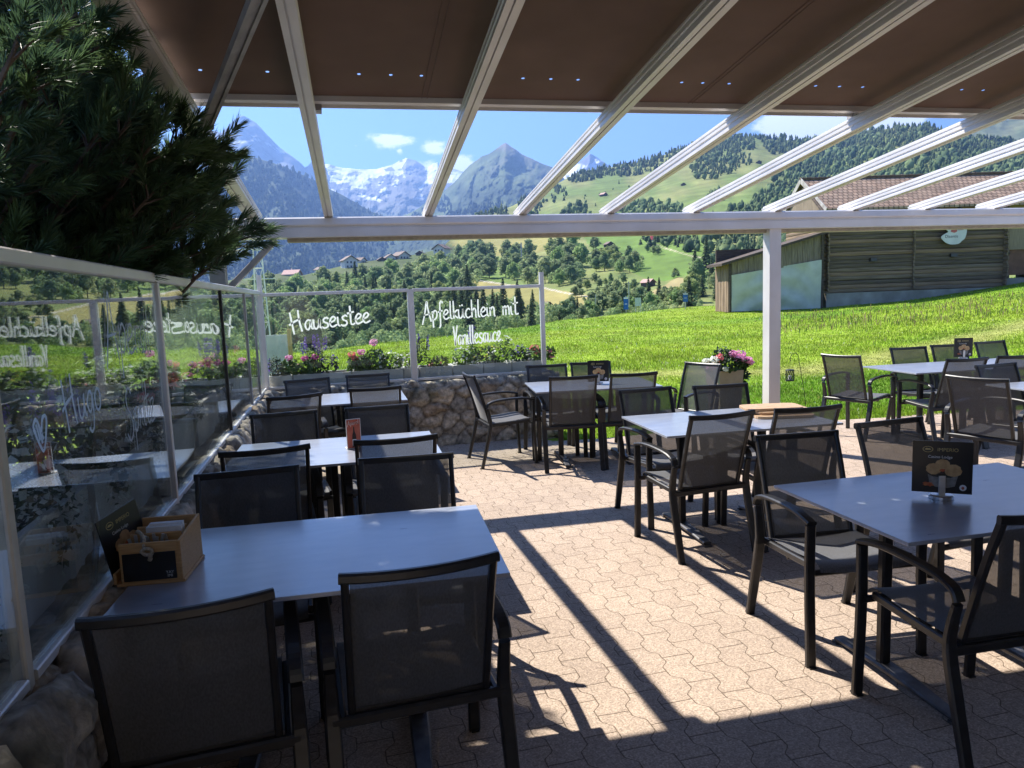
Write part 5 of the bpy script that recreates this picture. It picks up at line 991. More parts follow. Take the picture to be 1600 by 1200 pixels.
def scatter(slope, poly, step, hpx, seed, conif=.7, dark=(.06, .10, .05), light=(.17, .22, .095), clump=0, hmax=None):
    """trees on a slope inside an outline; step and height follow how large the wood stands in the picture"""
    rs = np.random.RandomState(seed); P = np.array(poly, float); u0, u1, y0, y1 = P[:, 0].min(), P[:, 0].max(), P[:, 1].min(), P[:, 1].max(); n = int((u1 - u0) * (y1 - y0) / step ** 2); u = rs.uniform(u0, u1, n); y = rs.uniform(y0, y1, n)
    wob = (fbm(u * .08, y * .08, seed + 3, 3) - .5) * 8; k = poly_in(u + wob, y + wob, poly)
    if clump: k &= fbm(u * .035, y * .05, seed + 7, 4) > clump
    u, y = u[k], y[k]; ys, _, yf, _ = slope.lines(u); y = np.clip(y, ys + .6, yf - .5); p = slope.pos(u, y); D = np.hypot(p[:, 0], p[:, 1]); h = hpx / FPX * D * rs.uniform(.65, 1.35, len(u)); cf = rs.rand(len(u)) < conif
    f = (rs.rand(len(u)) ** 1.5)[:, None]; c = np.array(dark) * (1 - f) + np.array(light) * f; c = np.where(cf[:, None], c * .8, c * 1.25); p[:, 2] -= h * .06; return p, h, c, cf
def woods(name, slope, specs, seed, leafy=False):
    R_ = [scatter(slope, *s[:3], seed + i, *s[3:]) for i, s in enumerate(specs)]; return forest(name, *[np.concatenate([r[k] for r in R_]) for k in range(4)], seed, leafy=leafy)
woods('mountain_forest', left_mt, [([(-300, 205), (150, 238), (340, 240), (400, 249), (450, 266), (510, 296), (575, 330), (650, 374), (740, 410), (740, 438), (500, 452), (-300, 470)], 4.6, 8.5, .8, (.020, .038, .018), (.06, .085, .035), .24)], 800)
woods('pyramid_forest', pyramid, [([(690, 340), (740, 322), (800, 310), (860, 296), (900, 300), (900, 345), (690, 345)], 3.6, 7, .9, (.02, .036, .018), (.045, .065, .03), .40), ([(600, 356), (700, 310), (720, 345), (600, 362)], 3.6, 6, .9, (.02, .036, .018), (.045, .065, .03), .40)], 830)
woods('alp_forest', hill, [
    ([(885, 285), (895, 274), (935, 264), (990, 254), (1050, 236), (1085, 224), (1150, 213), (1180, 211), (1180, 232), (1120, 244), (1060, 262), (1000, 273), (950, 278), (900, 288)], 3.1, 7.2, .85),
    ([(1180, 212), (1250, 219), (1320, 213), (1400, 198), (1450, 196), (1520, 212), (1640, 230), (1640, 250), (1500, 245), (1400, 245), (1330, 232), (1270, 240), (1200, 242)], 3.1, 7.5, .85),
    ([(1078, 262), (1100, 246), (1140, 238), (1172, 244), (1176, 258), (1150, 268), (1120, 280), (1085, 281)], 3.2, 7.5, .7),
    ([(1240, 262), (1275, 242), (1340, 232), (1420, 245), (1500, 245), (1640, 250), (1640, 342), (1200, 342), (1175, 320), (1195, 292)], 4.0, 9.5, .6, (.06, .10, .05), (.17, .23, .10)),
    ([(955, 343), (965, 325), (985, 312), (1010, 318), (1050, 322), (1078, 330), (1080, 345)], 3.8, 10, .35, (.08, .13, .06), (.20, .26, .11)), ([(1100, 312), (1115, 302), (1130, 300), (1128, 316), (1110, 320)], 3.8, 9, .5),
    ([(1110, 345), (1150, 325), (1200, 320), (1240, 340), (1240, 350)], 4, 10, .5), ([(800, 345), (816, 312), (830, 306), (846, 322), (838, 345)], 3.6, 9, .8), ([(720, 346), (745, 334), (790, 325), (805, 345)], 3.5, 9, .9),
    ([(862, 302), (868, 290), (884, 292), (886, 302)], 3.4, 8, .9), ([(876, 346), (884, 330), (905, 322), (920, 332), (922, 346)], 3.8, 10, .4), ([(840, 318), (870, 300), (890, 305), (870, 322)], 7, 6, .6), ([(905, 290), (960, 280), (1000, 300), (960, 330), (910, 320)], 17, 5, .6),
    ([(1000, 388), (1010, 364), (1050, 360), (1075, 366), (1092, 384), (1095, 398), (1060, 392), (1030, 384)], 4.4, 13, .55), ([(1100, 380), (1120, 362), (1200, 358), (1240, 370), (1240, 420), (1110, 420)], 5, 14, .5),
    ([(735, 398), (745, 380), (760, 385), (765, 400)], 7, 15, .3)], 860)

woods('slope_undergrowth', hill, [([(330, 510), (385, 464), (440, 456), (545, 442), (620, 430), (680, 416), (735, 400), (756, 420), (746, 448), (728, 470), (860, 490), (870, 510), (640, 545), (430, 572), (360, 575)], 8, 20, .12, (.2, .28, .115), (.42, .48, .22)), ([(856, 506), (868, 497), (930, 486), (1010, 482), (1085, 472), (1100, 484), (980, 498), (900, 508)], 7, 15, .1, (.2, .28, .115), (.42, .48, .22)), ([(792, 440), (796, 420), (850, 416), (905, 412), (908, 440), (860, 448)], 8, 16, .1, (.2, .28, .115), (.40, .47, .21)), ([(934, 428), (940, 410), (985, 412), (1008, 424)], 7, 14, .1, (.2, .28, .115), (.40, .47, .21))], 890, True)

# individual trees of the valley side, each an object
M_crown = [attr_mat('crown_green', .8, .25, 1.1, transl=.5, spec=.2), attr_mat('crown_grey_green', .8, .25, 1.1, transl=.5, spec=.2)]
def round_crown(rs, ncl, nlf, size, light, dark):
    """leaf clumps spread through an uneven crown, each clump with its own tone"""
    Vs, Cs = [], []; wob = rs.uniform(.75, 1.2, 8)
    for k in range(ncl):
        z = rs.uniform(.24, .95); t = (z - .24) / .71; rmax = .40 * math.sin(math.pi * min(1, .16 + .84 * t)) ** .7 * (1.0 if t < .55 else 1.05 - (t - .55) * .5); a = rs.uniform(0, 6.283); r = rmax * math.sqrt(rs.uniform(.12, 1)) * wob[int(a / 6.2832 * 8) % 8]
        v, _ = leaf_cloud(rs, nlf, (r * math.cos(a), r * math.sin(a), z), (rs.uniform(.07, .13),) * 2 + (rs.uniform(.05, .10),), size, aspect=.7, normal_up=.35, shell=.3); f = np.clip(rs.rand() * .55 + .45 * rs.rand(nlf, 1), 0, 1); Vs.append(v); Cs.append(np.repeat(dark * (1 - f) + light * f, 4, 0))
    return np.concatenate(Vs), np.concatenate(Cs)
def crown_mesh(name, seed, kind):
    rs = np.random.RandomState(seed); tone = rs.uniform(.8, 1.15) * np.array((rs.uniform(.85, 1.1), 1, rs.uniform(.85, 1.15))); light, dark = np.array((.50, .56, .26)) * tone, np.array((.20, .29, .12)) * tone
    if kind == 'round':
        V, C = round_crown(rs, 46, 34, .034, light, dark); core = ICO_V * np.array([.26, .26, .30]) * (1 + (rs.rand(len(ICO_V), 1) - .5) * .5) + np.array([0, 0, .58]); F = [np.arange(len(V)).reshape(-1, 4), ICO_F + len(V)]; V = np.concatenate([V, core]); C = np.concatenate([C, np.tile(dark * .8, (len(core), 1))])
    else:                                                              # conifer: whorls of drooping branch tufts
        n = 560; h = rs.rand(n) ** .75; z = .06 + .94 * h; rmax = .20 * (1 - h) ** .85 + .012; a = rs.rand(n) * 6.283; r = rmax * rs.uniform(.35, 1.0, n); s = .018 + .05 * (1 - h); ca, sa = np.cos(a), np.sin(a)
        p = np.stack([r * ca, r * sa, z - r * .35], 1); rd = np.stack([ca, sa, -.55 * np.ones(n)], 1); tn = np.stack([-sa, ca, np.zeros(n)], 1); q = np.stack([p - rd * s[:, None] * .8, p + tn * s[:, None] * .7, p + rd * s[:, None], p - tn * s[:, None] * .7], 1).reshape(-1, 3); f = rs.rand(n, 1); cq = np.repeat(np.array((.07, .11, .055)) * (1 - f) + np.array((.15, .20, .09)) * f, 4, 0); V = q; F = [np.arange(4 * n).reshape(-1, 4)]; C = cq
    tr = 6; tv = np.array([(r * math.cos(k * 6.283 / tr), r * math.sin(k * 6.283 / tr), z) for r, z in ((.022, -.06), (.014, .45), (.004, .8)) for k in range(tr)]); tf = np.array([(i * tr + k, i * tr + (k + 1) % tr, (i + 1) * tr + (k + 1) % tr, (i + 1) * tr + k) for i in range(2) for k in range(tr)])
    nf = sum(len(f) for f in F); F.append(tf + len(V)); V = np.concatenate([V, tv]); C = np.concatenate([C, np.tile((.07, .055, .04), (len(tv), 1))]); o = np_obj(name, V, F, [M_crown[seed % 2]], None, None, C); me = o.data; bpy.data.objects.remove(o); return me
ROUND = [crown_mesh('broadleaf_tree', 900 + k, 'round') for k in range(7)]; SPIRE = [crown_mesh('spruce_tree', 950 + k, 'spire') for k in range(4)]
def grove(slope, poly, n, hpx, seed, label, group, conif=0.0, clabel=None, lean=1, order=True):
    rs = np.random.RandomState(seed); P = np.array(poly, float); pts = []; tries = 0; mind = math.sqrt(abs(sum(P[i, 0] * P[i - 1, 1] - P[i - 1, 0] * P[i, 1] for i in range(len(P)))) / 2 / n) * .72
    while len(pts) < n and tries < 8000:
        tries += 1; q = (rs.uniform(P[:, 0].min(), P[:, 0].max()), rs.uniform(P[:, 1].min(), P[:, 1].max()))
        if not poly_in(np.array([q[0]]), np.array([q[1]]), poly)[0]: continue
        if min([math.hypot(q[0] - a, q[1] - b) for a, b in pts] + [99]) < mind: continue
        pts.append(q)
    for (u, y) in pts:
        p = slope.pos(np.array([u]), np.array([y]))[0]; D = math.hypot(p[0], p[1]); cf = rs.rand() < conif; h = (hpx if isinstance(hpx, (int, float)) else np.interp(y, hpx[0], hpx[1])) / FPX * D * rs.uniform(.75, 1.3) * (1.25 if cf else 1); me = SPIRE[rs.randint(4)] if cf else ROUND[rs.randint(7)]
        o = link('spruce_tree' if cf else 'broadleaf_tree', me, None, (p[0], p[1], p[2] - h * .05)); wd = rs.uniform(.85, 1.2); o.scale = (h * wd * (1 if not cf else 1.05), h * wd, h); o.rotation_euler = (0, 0, rs.rand() * 6.28); tag(o, clabel if cf else label, 'tree', (group + ', spruces') if cf and conif < 1 else group)
grove(hill, [(385, 468), (440, 462), (500, 456), (545, 448), (600, 437), (650, 428), (700, 416), (732, 402), (752, 420), (742, 448), (722, 470), (700, 505), (640, 530), (540, 545), (430, 560), (380, 540), (330, 500)], 150, ((400, 470, 550), (26, 32, 44)), 1001, 'leafy tree on the steep wooded slope below the village houses', 'trees on the wooded slope below the village', .12, 'dark spruce on the steep wooded slope below the village houses')
grove(hill, [(725, 470), (760, 490), (850, 488), (850, 512), (760, 520), (690, 528)], 16, 46, 1002, 'tall dark spruce in the row behind the word mit on the glass', 'spruces in the row above the meadow edge', 1.0, 'tall dark spruce in the row behind the word mit on the glass')
grove(hill, [(728, 438), (735, 408), (752, 396), (770, 412), (772, 436)], 9, 30, 1003, 'leafy tree in the clump left of the yellow hay field', 'trees left of the hay field')
grove(hill, [(788, 436), (792, 408), (812, 402), (850, 406), (856, 440), (820, 444)], 16, 28, 1004, 'leafy tree in the left part of the big grove above the path', 'trees in the left part of the big grove')
grove(hill, [(850, 448), (854, 410), (866, 398), (890, 392), (905, 398), (916, 414), (912, 436), (890, 452)], 20, 32, 1005, 'leafy tree in the tall right part of the big grove above the path', 'trees in the right part of the big grove')
grove(hill, [(930, 428), (930, 406), (945, 396), (985, 404), (1010, 418), (1014, 428), (960, 430)], 14, 24, 1006, 'leafy tree in the rounded grove in the middle of the green slope', 'trees in the rounded grove')
grove(hill, [(884, 460), (905, 446), (950, 438), (992, 446), (1000, 452), (950, 462), (905, 468)], 16, 15, 1007, 'low bushy tree in the hedge below the rounded grove', 'bushes in the hedge below the rounded grove')
grove(hill, [(856, 500), (870, 494), (915, 488), (930, 478), (960, 470), (1010, 474), (1060, 470), (1075, 464), (1080, 484), (980, 492), (900, 502)], 34, 28, 1008, 'leafy tree in the belt along the far edge of the meadow', 'trees along the far edge of the meadow', .15, 'small spruce in the belt along the far edge of the meadow')
grove(hill, [(1076, 474), (1074, 430), (1090, 412), (1118, 410), (1122, 470)], 11, 36, 1009, 'leafy tree standing left of the grey shed', 'trees left of the grey shed', .3, 'spruce standing left of the grey shed')
grove(hill, [(926, 394), (926, 389), (940, 389), (940, 394)], 2, 20, 1010, 'leafy tree left of the small dark hut on the green slope', 'trees by the small dark hut')
grove(hill, [(1010, 396), (1012, 390), (1024, 392), (1036, 398), (1030, 400)], 4, 12, 1011, 'low bush on the green slope under the red and white mast', 'bushes under the mast')
grove(hill, [(1048, 436), (1052, 432), (1064, 430), (1066, 434)], 3, 11, 1012, 'small bush above the dry field by the red roofed hut', 'bushes above the dry field')

# ---------------------------------------------------------------- houses and huts
M_wall = mat('white_render', (.62, .60, .56), (.72, .70, .66), 2, .85); M_timber = mat('dark_timber', (.05, .035, .025), (.10, .07, .05), 3, .8, stretch=(1, 1, 6)); M_roof = mat('brown_roof', (.12, .08, .065), (.2, .14, .11), 3, .8); M_roofred = mat('pale_red_roof', (.42, .24, .20), (.55, .35, .30), 3, .8); M_win = mat('window_glass', (.03, .035, .04), (.05, .055, .06), 3, .15)
def house(u, y, wpx, label, cat_, group, storeys=2, wall=None, roof=None, rz=0, win=True):
    p = hill.pos(np.array([float(u)]), np.array([float(y)]))[0]; D = math.hypot(p[0], p[1]); W = wpx / FPX * D; H = W * (.32 * storeys); L = W * 1.05; az = math.atan2(p[0], p[1]); t = thing('house' if win else 'hut', label, cat_, (p[0], p[1], p[2] - W * .08), -az + rz, group); wall = wall or M_wall; roof = roof or M_roof
    b = MB(); b.prism([(-W / 2, 0, 0), (W / 2, 0, 0), (W / 2, 0, H), (0, 0, H + W * .30), (-W / 2, 0, H)], (0, 0, 0), (0, L, 0)); b.build('wall', wall, t)
    b = MB(); e = W * .12; rz_ = W * .30
    for sx in (-1, 1):
        b.prism([(sx * (W / 2 + e), 0, H - e * .6), (0, 0, H + rz_), (0, 0, H + rz_ + W * .05), (sx * (W / 2 + e), 0, H - e * .6 + W * .05)], (0, -e * 1.2, 0), (0, L + e, 0))
    r = b.build('roof', roof, t)
    if win:
        b = MB(); b.box((W * .2, L * .6, H + rz_ + W * .05), (W * .07, W * .07, W * .25)); b.build('chimney', wall, r)
        for k in range(storeys):
            for sx in (-.28, 0, .28):
                b = MB(); b.box((sx * W, -.02 * W, H * (k + .5) / storeys), (W * .12, .04 * W, W * .15)); b.build('window', M_win, t)
    return t
V_ = 'houses of the village on the wooded ridge'
house(549, 418, 20, 'white gabled house alone among the trees on the wooded ridge', 'house', V_, 2, rz=.3)
house(686, 399, 19, 'large white two storey house at the upper right end of the village', 'house', V_, 2, rz=-.5)
house(632, 404, 19, 'white house with brown roof in the middle of the village', 'house', V_, 1, rz=.6)
house(611, 406, 15, 'low pale house left of the brown roofed one in the village', 'house', V_, 1, rz=.3)
house(597, 408, 11, 'small dark gabled house at the left of the village centre', 'house', V_, 1, M_timber, rz=.2)
house(568, 410, 13, 'grey roofed house just right of the lone white gabled house', 'house', V_, 1, rz=.9)
house(503, 424, 12, 'small house with pale roof left of the lone white gabled house', 'house', V_, 1, rz=.5)
house(467, 433, 19, 'long pale roof showing above the trees at the left of the ridge', 'house', V_, 1, roof=M_roofred, rz=1.2)
house(656, 399, 12, 'small house between the middle of the village and its large right house', 'house', V_, 1, M_timber, rz=-.2)
H_ = 'hay huts on the slopes'
house(954, 386, 11, 'small dark hay hut high on the green slope', 'hut', H_, 1.6, M_timber, M_roof, .5, False); house(1019, 447, 15, 'hay hut with a pale red roof beside the dry field', 'hut', H_, 1.5, M_timber, M_roofred, .9, False); house(858, 480, 13, 'hay hut in the yellow field right of the glass post', 'hut', H_, 1.3, M_timber, M_roof, .9, False)
house(946, 306, 8, 'tiny pale roofed hut high on the alp', 'hut', H_, 1.2, M_timber, M_roofred, .8, False); house(979, 266, 7, 'tiny dark hut at the upper forest edge of the alp', 'hut', H_, 1.4, M_timber, M_roof, .4, False); house(958, 267, 6, 'tiny dark hut left of the other one at the upper forest edge', 'hut', H_, 1.4, M_timber, M_roof, .2, False); house(1186, 256, 7, 'tiny dark hut in the upper clearing between the forests', 'hut', H_, 1.4, M_timber, M_roof, .2, False); house(1068, 290, 6, 'tiny dark hut in the middle of the alp', 'hut', H_, 1.4, M_timber, M_roof, .2, False)

# ---------------------------------------------------------------- old log barn with lean-to shed
def plane_frame():
    a = math.atan((750 - 800) / FPX) + YAW; n = np.array([math.sin(a), math.cos(a), 0.0]); e = np.array([math.cos(a), -math.sin(a), 0.0]); d0 = 36.6; return n, e, d0
BN, BE, BD = plane_frame()
def barn_px(px, py, off=0.0):
    d = ray1(px, py); t = (BD + off) / (d @ BN); g = EYE + d * t; return float(g @ BE), float(g[2])
def BP(s, z, off=0.0): q = BE * s + BN * (BD + off); return Vector((q[0], q[1], z))
def barn():
    sL, zb = barn_px(1290, 474); sR, _ = barn_px(1566, 455); _, ze = barn_px(1450, 318); L = sR - sL; M_log = mat('weathered_logs', (.10, .066, .042), (.33, .235, .15), 2.2, .9, 0, .6, 30, (.35, .35, 8), contrast=.9); M_plank = mat('grey_planks', (.13, .10, .07), (.34, .27, .19), 4, .9, 0, .3, 30, (6, 6, .4), contrast=.8); M_plinth = mat('rough_plaster', (.20, .175, .14), (.42, .38, .32), 1.5, .95, 0, .6, 8, contrast=.9)
    root = thing('log_barn', 'old dark log barn with a brown tiled roof above the meadow', 'barn', tuple(BP(sL, zb)))
    O = Vector(BP(sL, zb)); rot = Matrix((( BE[0], BN[0], 0), (BE[1], BN[1], 0), (0, 0, 1))).to_euler(); root.rotation_euler = rot
    # local frame: x along the wall, y away from the viewer, z up
    Dp = 4.6; H = ze - zb; zl = .5
    b = MB(); nl = 21; hz = (H - zl) / nl; rs = random.Random(5)
    for k in range(nl):
        r = hz * .50; z = zl + hz * (k + .5); prof = [(r * .42 * math.cos(a), r * math.sin(a)) for a in [2 * math.pi * i / 8 for i in range(8)]]
        P = [(-.22 + rs.uniform(-.12, .08), .02 + rs.uniform(-.03, .03), z + rs.uniform(-.015, .015)), (L * .35, .02 + rs.uniform(-.02, .02), z + rs.uniform(-.02, .02)), (L * .7, .02, z + rs.uniform(-.02, .02)), (L + .25 + rs.uniform(-.08, .08), .02, z + rs.uniform(-.015, .015))]; b.sweep(P, prof, mi=rs.choice((0, 0, 1, 2)))
        zz = z + hz * .5
        for x in (0, L): b.sweep([(x, -.3 + rs.uniform(-.06, .06), zz), (x, Dp + .2, zz)], prof)
        b.sweep([(L * .485, -.16 + rs.uniform(-.04, .04), zz), (L * .485, .3, zz)], prof)
    w_ = b.build('log_wall', [M_log, mat('dark_logs', (.055, .038, .026), (.22, .155, .10), 2.2, .9, 0, .6, 30, (.35, .35, 8), contrast=.9), mat('warm_logs', (.14, .08, .045), (.40, .26, .15), 1.6, .9, 0, .6, 30, (.35, .35, 8), contrast=.9)], root)
    b = MB(); b.box((L / 2, Dp / 2 + .12, (H + zl) / 2), (L - .1, Dp, H - zl - .05)); b.build('inner_wall', M_timber, root)
    b = MB(); b.box((L / 2, Dp / 2 - .06, zl / 2 - .4), (L + .1, Dp + .2, zl + .8)); b.build('plinth', M_plinth, root)
    for x, z in ((barn_px(1363, 406)[0] - sL, barn_px(1363, 406)[1] - zb), (barn_px(1488, 399)[0] - sL, barn_px(1488, 399)[1] - zb)):
        b = MB(); b.box((x, -.1, z), (.34, .12, .16)); b.build('vent_opening', M_black, root)
    # gable on the left, boarded, and roof
    rise = 1.5; Lr = L + 9.0
    b = MB(); b.prism([(-.1, 0, H - .1), (-.1, Dp, H - .1), (-.1, Dp / 2, H + rise - .2)], (0, 0, 0), (-.12, 0, 0)); b.build('gable', M_plank, root)
    ov = .6; M_tile = tile_material(); b = MB(); sl = rise / (Dp / 2)
    for y0, y1, z0, z1 in ((-ov, Dp / 2, H - ov * sl + .12, H + rise + .12), (Dp / 2, Dp + ov, H + rise + .12, H - ov * sl + .12)): b.prism([(0, y0, z0), (0, y1, z1), (0, y1, z1 + .12), (0, y0, z0 + .12)], (-.3, 0, 0), (Lr, 0, 0))
    r = b.build('roof', M_tile, root)
    b = MB()
    for k in range(38): b.lathe([(.09, 0), (.09, .12)], 8, (-.3 + k * (Lr + .7) / 38, Dp / 2, H + rise + .2))
    b.sweep([(-.3, Dp / 2, H + rise + .24), (Lr, Dp / 2, H + rise + .24)], rrect(.28, .12, .3)); b.build('ridge_tiles', M_tile, r)
    b = MB(); b.sweep([(-.33, -ov - .02, H - ov * sl + .14), (-.33, Dp / 2, H + rise + .16)], rrect(.05, .26)); b.sweep([(-.33, Dp / 2, H + rise + .16), (-.33, Dp + ov, H - ov * sl + .14)], rrect(.05, .26)); b.build('bargeboard', mat('silver_boards', (.30, .28, .25), (.46, .44, .41), 3, .8), r)
    b = MB()
    for k in range(9): b.sweep([(-.4 + k * L / 8, -ov + .05, H - ov * sl + .02), (-.4 + k * L / 8, 1.0, H + .75 - .02)], rrect(.12, .14))
    b.build('roof_beam', M_timber, r)
    # newer boarded end on the right
    xr = L + .05; b = MB(); zt = H - .05; zb2 = barn_px(1583, 390)[1] - zb
    b.box((xr + 3.5, .9, (zt + zb2) / 2), (7, 1.8, zt - zb2)); b.build('boarded_end', mat('honey_boards', (.22, .16, .10), (.36, .28, .18), 4, .85, 0, .3, 30, (7, 7, .4), contrast=.8), root)
    b = MB(); b.box((xr + 1.0, .95, zb2 / 2 + .55), (1.9, 1.7, zb2 - 1.1)); b.build('door', mat('rust_brown_door', (.16, .07, .04), (.22, .10, .06), 4, .7), root); b = MB(); b.box((xr + 1, .97, .2), (1.96, 1.7, 1.5)); b.box((xr + 4.5, .95, zb2 / 2 - .2), (5, 1.7, zb2 + .4)); b.build('base_wall', M_plinth, root)
    # cloud shaped sign board
    sx, sz = barn_px(1490, 361, -.3); sx -= sL; sz -= zb; t = thing('sign_board', 'white cloud shaped sign board reading Disentis on the log barn wall', 'sign', tuple(BP(sx + sL, sz + zb, -.33))); t.rotation_euler = rot; b = MB(); k = 46 / 1600
    out = [(-.33, -.05), (-.78, -.32), (-.62, -.60), (-.36, -.78), (-.02, -.84), (.34, -.80), (.55, -.62), (.70, -.50), (.80, -.22), (.82, .10), (.74, .45), (.80, .75), (.45, 1.05), (-.1, 1.1), (-.55, .95), (-.8, .7), (-.66, .35)]
    pts = crom([(x, 0, z) for x, z in [(a * .82, c * .8) for a, c in out + out[:1]]], 4)[:-1]; b.prism([tuple(p) for p in pts], (0, 0, 0), (0, .05, 0)); bd = b.build('board', M_wall, t)
    text_mesh('lettering', 'Disentis', .21, M_black, t, Matrix.Translation((-.12, -.006, -.33)) @ UPR)
    b = MB()
    for i, (cx, cz, rx, rz_) in enumerate(((-.26, .34, .16, .2), (.04, .38, .2, .24), (.3, .42, .12, .2), (.5, .44, .13, .16), (.0, .02, .18, .1), (.34, .1, .24, .08))): disc(b, cx, cz, rx, rz_, -.004 - i * .001, 14, i, .35, i)
    b.build('colour_patches', [mat('orange_patch', (.6, .25, .1), None, 9, .6), mat('green_patch', (.12, .35, .1), None, 9, .6), mat('yellow_green_patch', (.45, .5, .1), None, 9, .6), mat('blue_patch', (.12, .25, .45), None, 9, .6), mat('red_patch', (.5, .12, .1), None, 9, .6), mat('mauve_patch', (.3, .2, .25), None, 9, .6)], bd)
    # lean-to shed
    s0, z0 = barn_px(1139, 482, -.3); s1, z1 = barn_px(1286, 482, -.3); _, ztop = barn_px(1286, 366, -.3); _, zlow = barn_px(1139, 412, -.3); zf = zb - .25; sh = thing('shed', 'lean-to shed with a grey green tarpaulin front at the left end of the log barn', 'shed', tuple(BP(s0, zf, -.3))); sh.rotation_euler = rot; W = s1 - s0; hl, hr = zlow - zf, ztop - zf; D2 = 2.0; top = lambda x: hl + (hr - hl) * x / W
    b = MB(); n = 9
    for k in range(n): y0 = D2 * k / n; y1 = D2 * (k + 1) / n - .015; b.box((-.02 - .012 * (k % 2), (y0 + y1) / 2, hl / 2), (.04, y1 - y0, hl))
    b.build('plank_wall', mat('brown_grey_planks', (.12, .08, .055), (.36, .25, .16), 1.6, .9, 0, .3, 20, (3, 3, .6), contrast=.9), sh)
    xa = .02; xb = W - .12; n = 34; b = MB()
    for k in range(n): x0 = xa + (xb - xa) * k / n; x1 = xa + (xb - xa) * (k + 1) / n - .01; b.prism([(x0, 0, top(x0) * .5 + .55), (x1, 0, top(x1) * .5 + .55), (x1, 0, top(x1)), (x0, 0, top(x0))], (0, -.012 * (k % 2), 0), (0, .03, 0))
    b.build('plank_front', M_plank, sh)
    for c_, s_ in (((.05, 0, hl / 2), (.12, .16, hl)), ((xb + .02, 0, top(xb) / 2), (.14, .16, top(xb)))): b = MB(); b.box(c_, s_); b.build('corner_post', M_timber, sh)
    b = MB(); b.box((W / 2, D2, hl / 2 + .4), (W, .1, hl + .8)); b.build('back_wall', M_timber, sh)
    nx, nz = 60, 26; V = []
    for i in range(nx):
        fx = i / (nx - 1); x = xa + .08 + (xb - xa - .14) * fx; zt = top(x) * .5 + .62
        for j in range(nz):
            fz = j / (nz - 1); sag = math.sin(math.pi * fx); z = .02 + (zt - .02) * fz; fold = math.sin(13 * fz + 9 * (fx - .45) ** 2 * 4 + 1.3 * math.sin(5 * fx)) * .075 * sag * (1 - .5 * fz) + math.sin(23 * fx - 6 * fz) * .02 + .05 * math.sin(9 * fx + 3 * fz); V.append((x, -.10 + fold, z))
    np_obj('tarpaulin', V, grid_faces(nx, nz), mat('grey_green_tarpaulin', (.46, .47, .38), (.56, .57, .48), 2, .55, 0, .2, 14), sh, smooth=True)
    b = MB(); e = .5; b.prism([(-e, 0, top(-e) + .02), (W + .1, 0, top(W + .1) + .02), (W + .1, 0, top(W + .1) + .14), (-e, 0, top(-e) + .14)], (0, -.4, 0), (0, D2, 0)); b.build('roof', M_timber, sh)
def tile_material():
    m = mat('brown_clay_tiles', (.24, .155, .11), (.44, .32, .235), 2.5, .85, contrast=.9); N, L = m.node_tree.nodes, m.node_tree.links; b = N['Principled BSDF']; tc = N.new('ShaderNodeTexCoord'); bt = N.new('ShaderNodeTexBrick'); mp = N.new('ShaderNodeMapping'); L.new(tc.outputs['Object'], mp.inputs[0])
    sp = N.new('ShaderNodeSeparateXYZ'); L.new(mp.outputs[0], sp.inputs[0]); cb = N.new('ShaderNodeCombineXYZ'); L.new(sp.outputs[0], cb.inputs[0]); L.new(sp.outputs[1], cb.inputs[1]); L.new(cb.outputs[0], bt.inputs['Vector']); bt.inputs['Scale'].default_value = 1; bt.inputs['Brick Width'].default_value = .26; bt.inputs['Row Height'].default_value = .27; bt.inputs['Mortar Size'].default_value = .03; bt.inputs['Mortar Smooth'].default_value = .8; bt.inputs['Color1'].default_value = (.85, .85, .85, 1); bt.inputs['Color2'].default_value = (1.25, 1.2, 1.15, 1); bt.inputs['Mortar'].default_value = (.35, .33, .32, 1)
    mx = N.new('ShaderNodeMix'); mx.data_type = 'RGBA'; mx.blend_type = 'MULTIPLY'; mx.inputs['Factor'].default_value = 1; L.new(b.inputs['Base Color'].links[0].from_socket, mx.inputs['A']); L.new(bt.outputs['Color'], mx.inputs['B']); L.new(mx.outputs['Result'], b.inputs['Base Color']); bp = N.new('ShaderNodeBump'); bp.inputs['Strength'].default_value = 1; bp.inputs['Distance'].default_value = .06; bp.invert = True; L.new(bt.outputs['Fac'], bp.inputs['Height']); L.new(bp.outputs[0], b.inputs['Normal']); return m
barn()

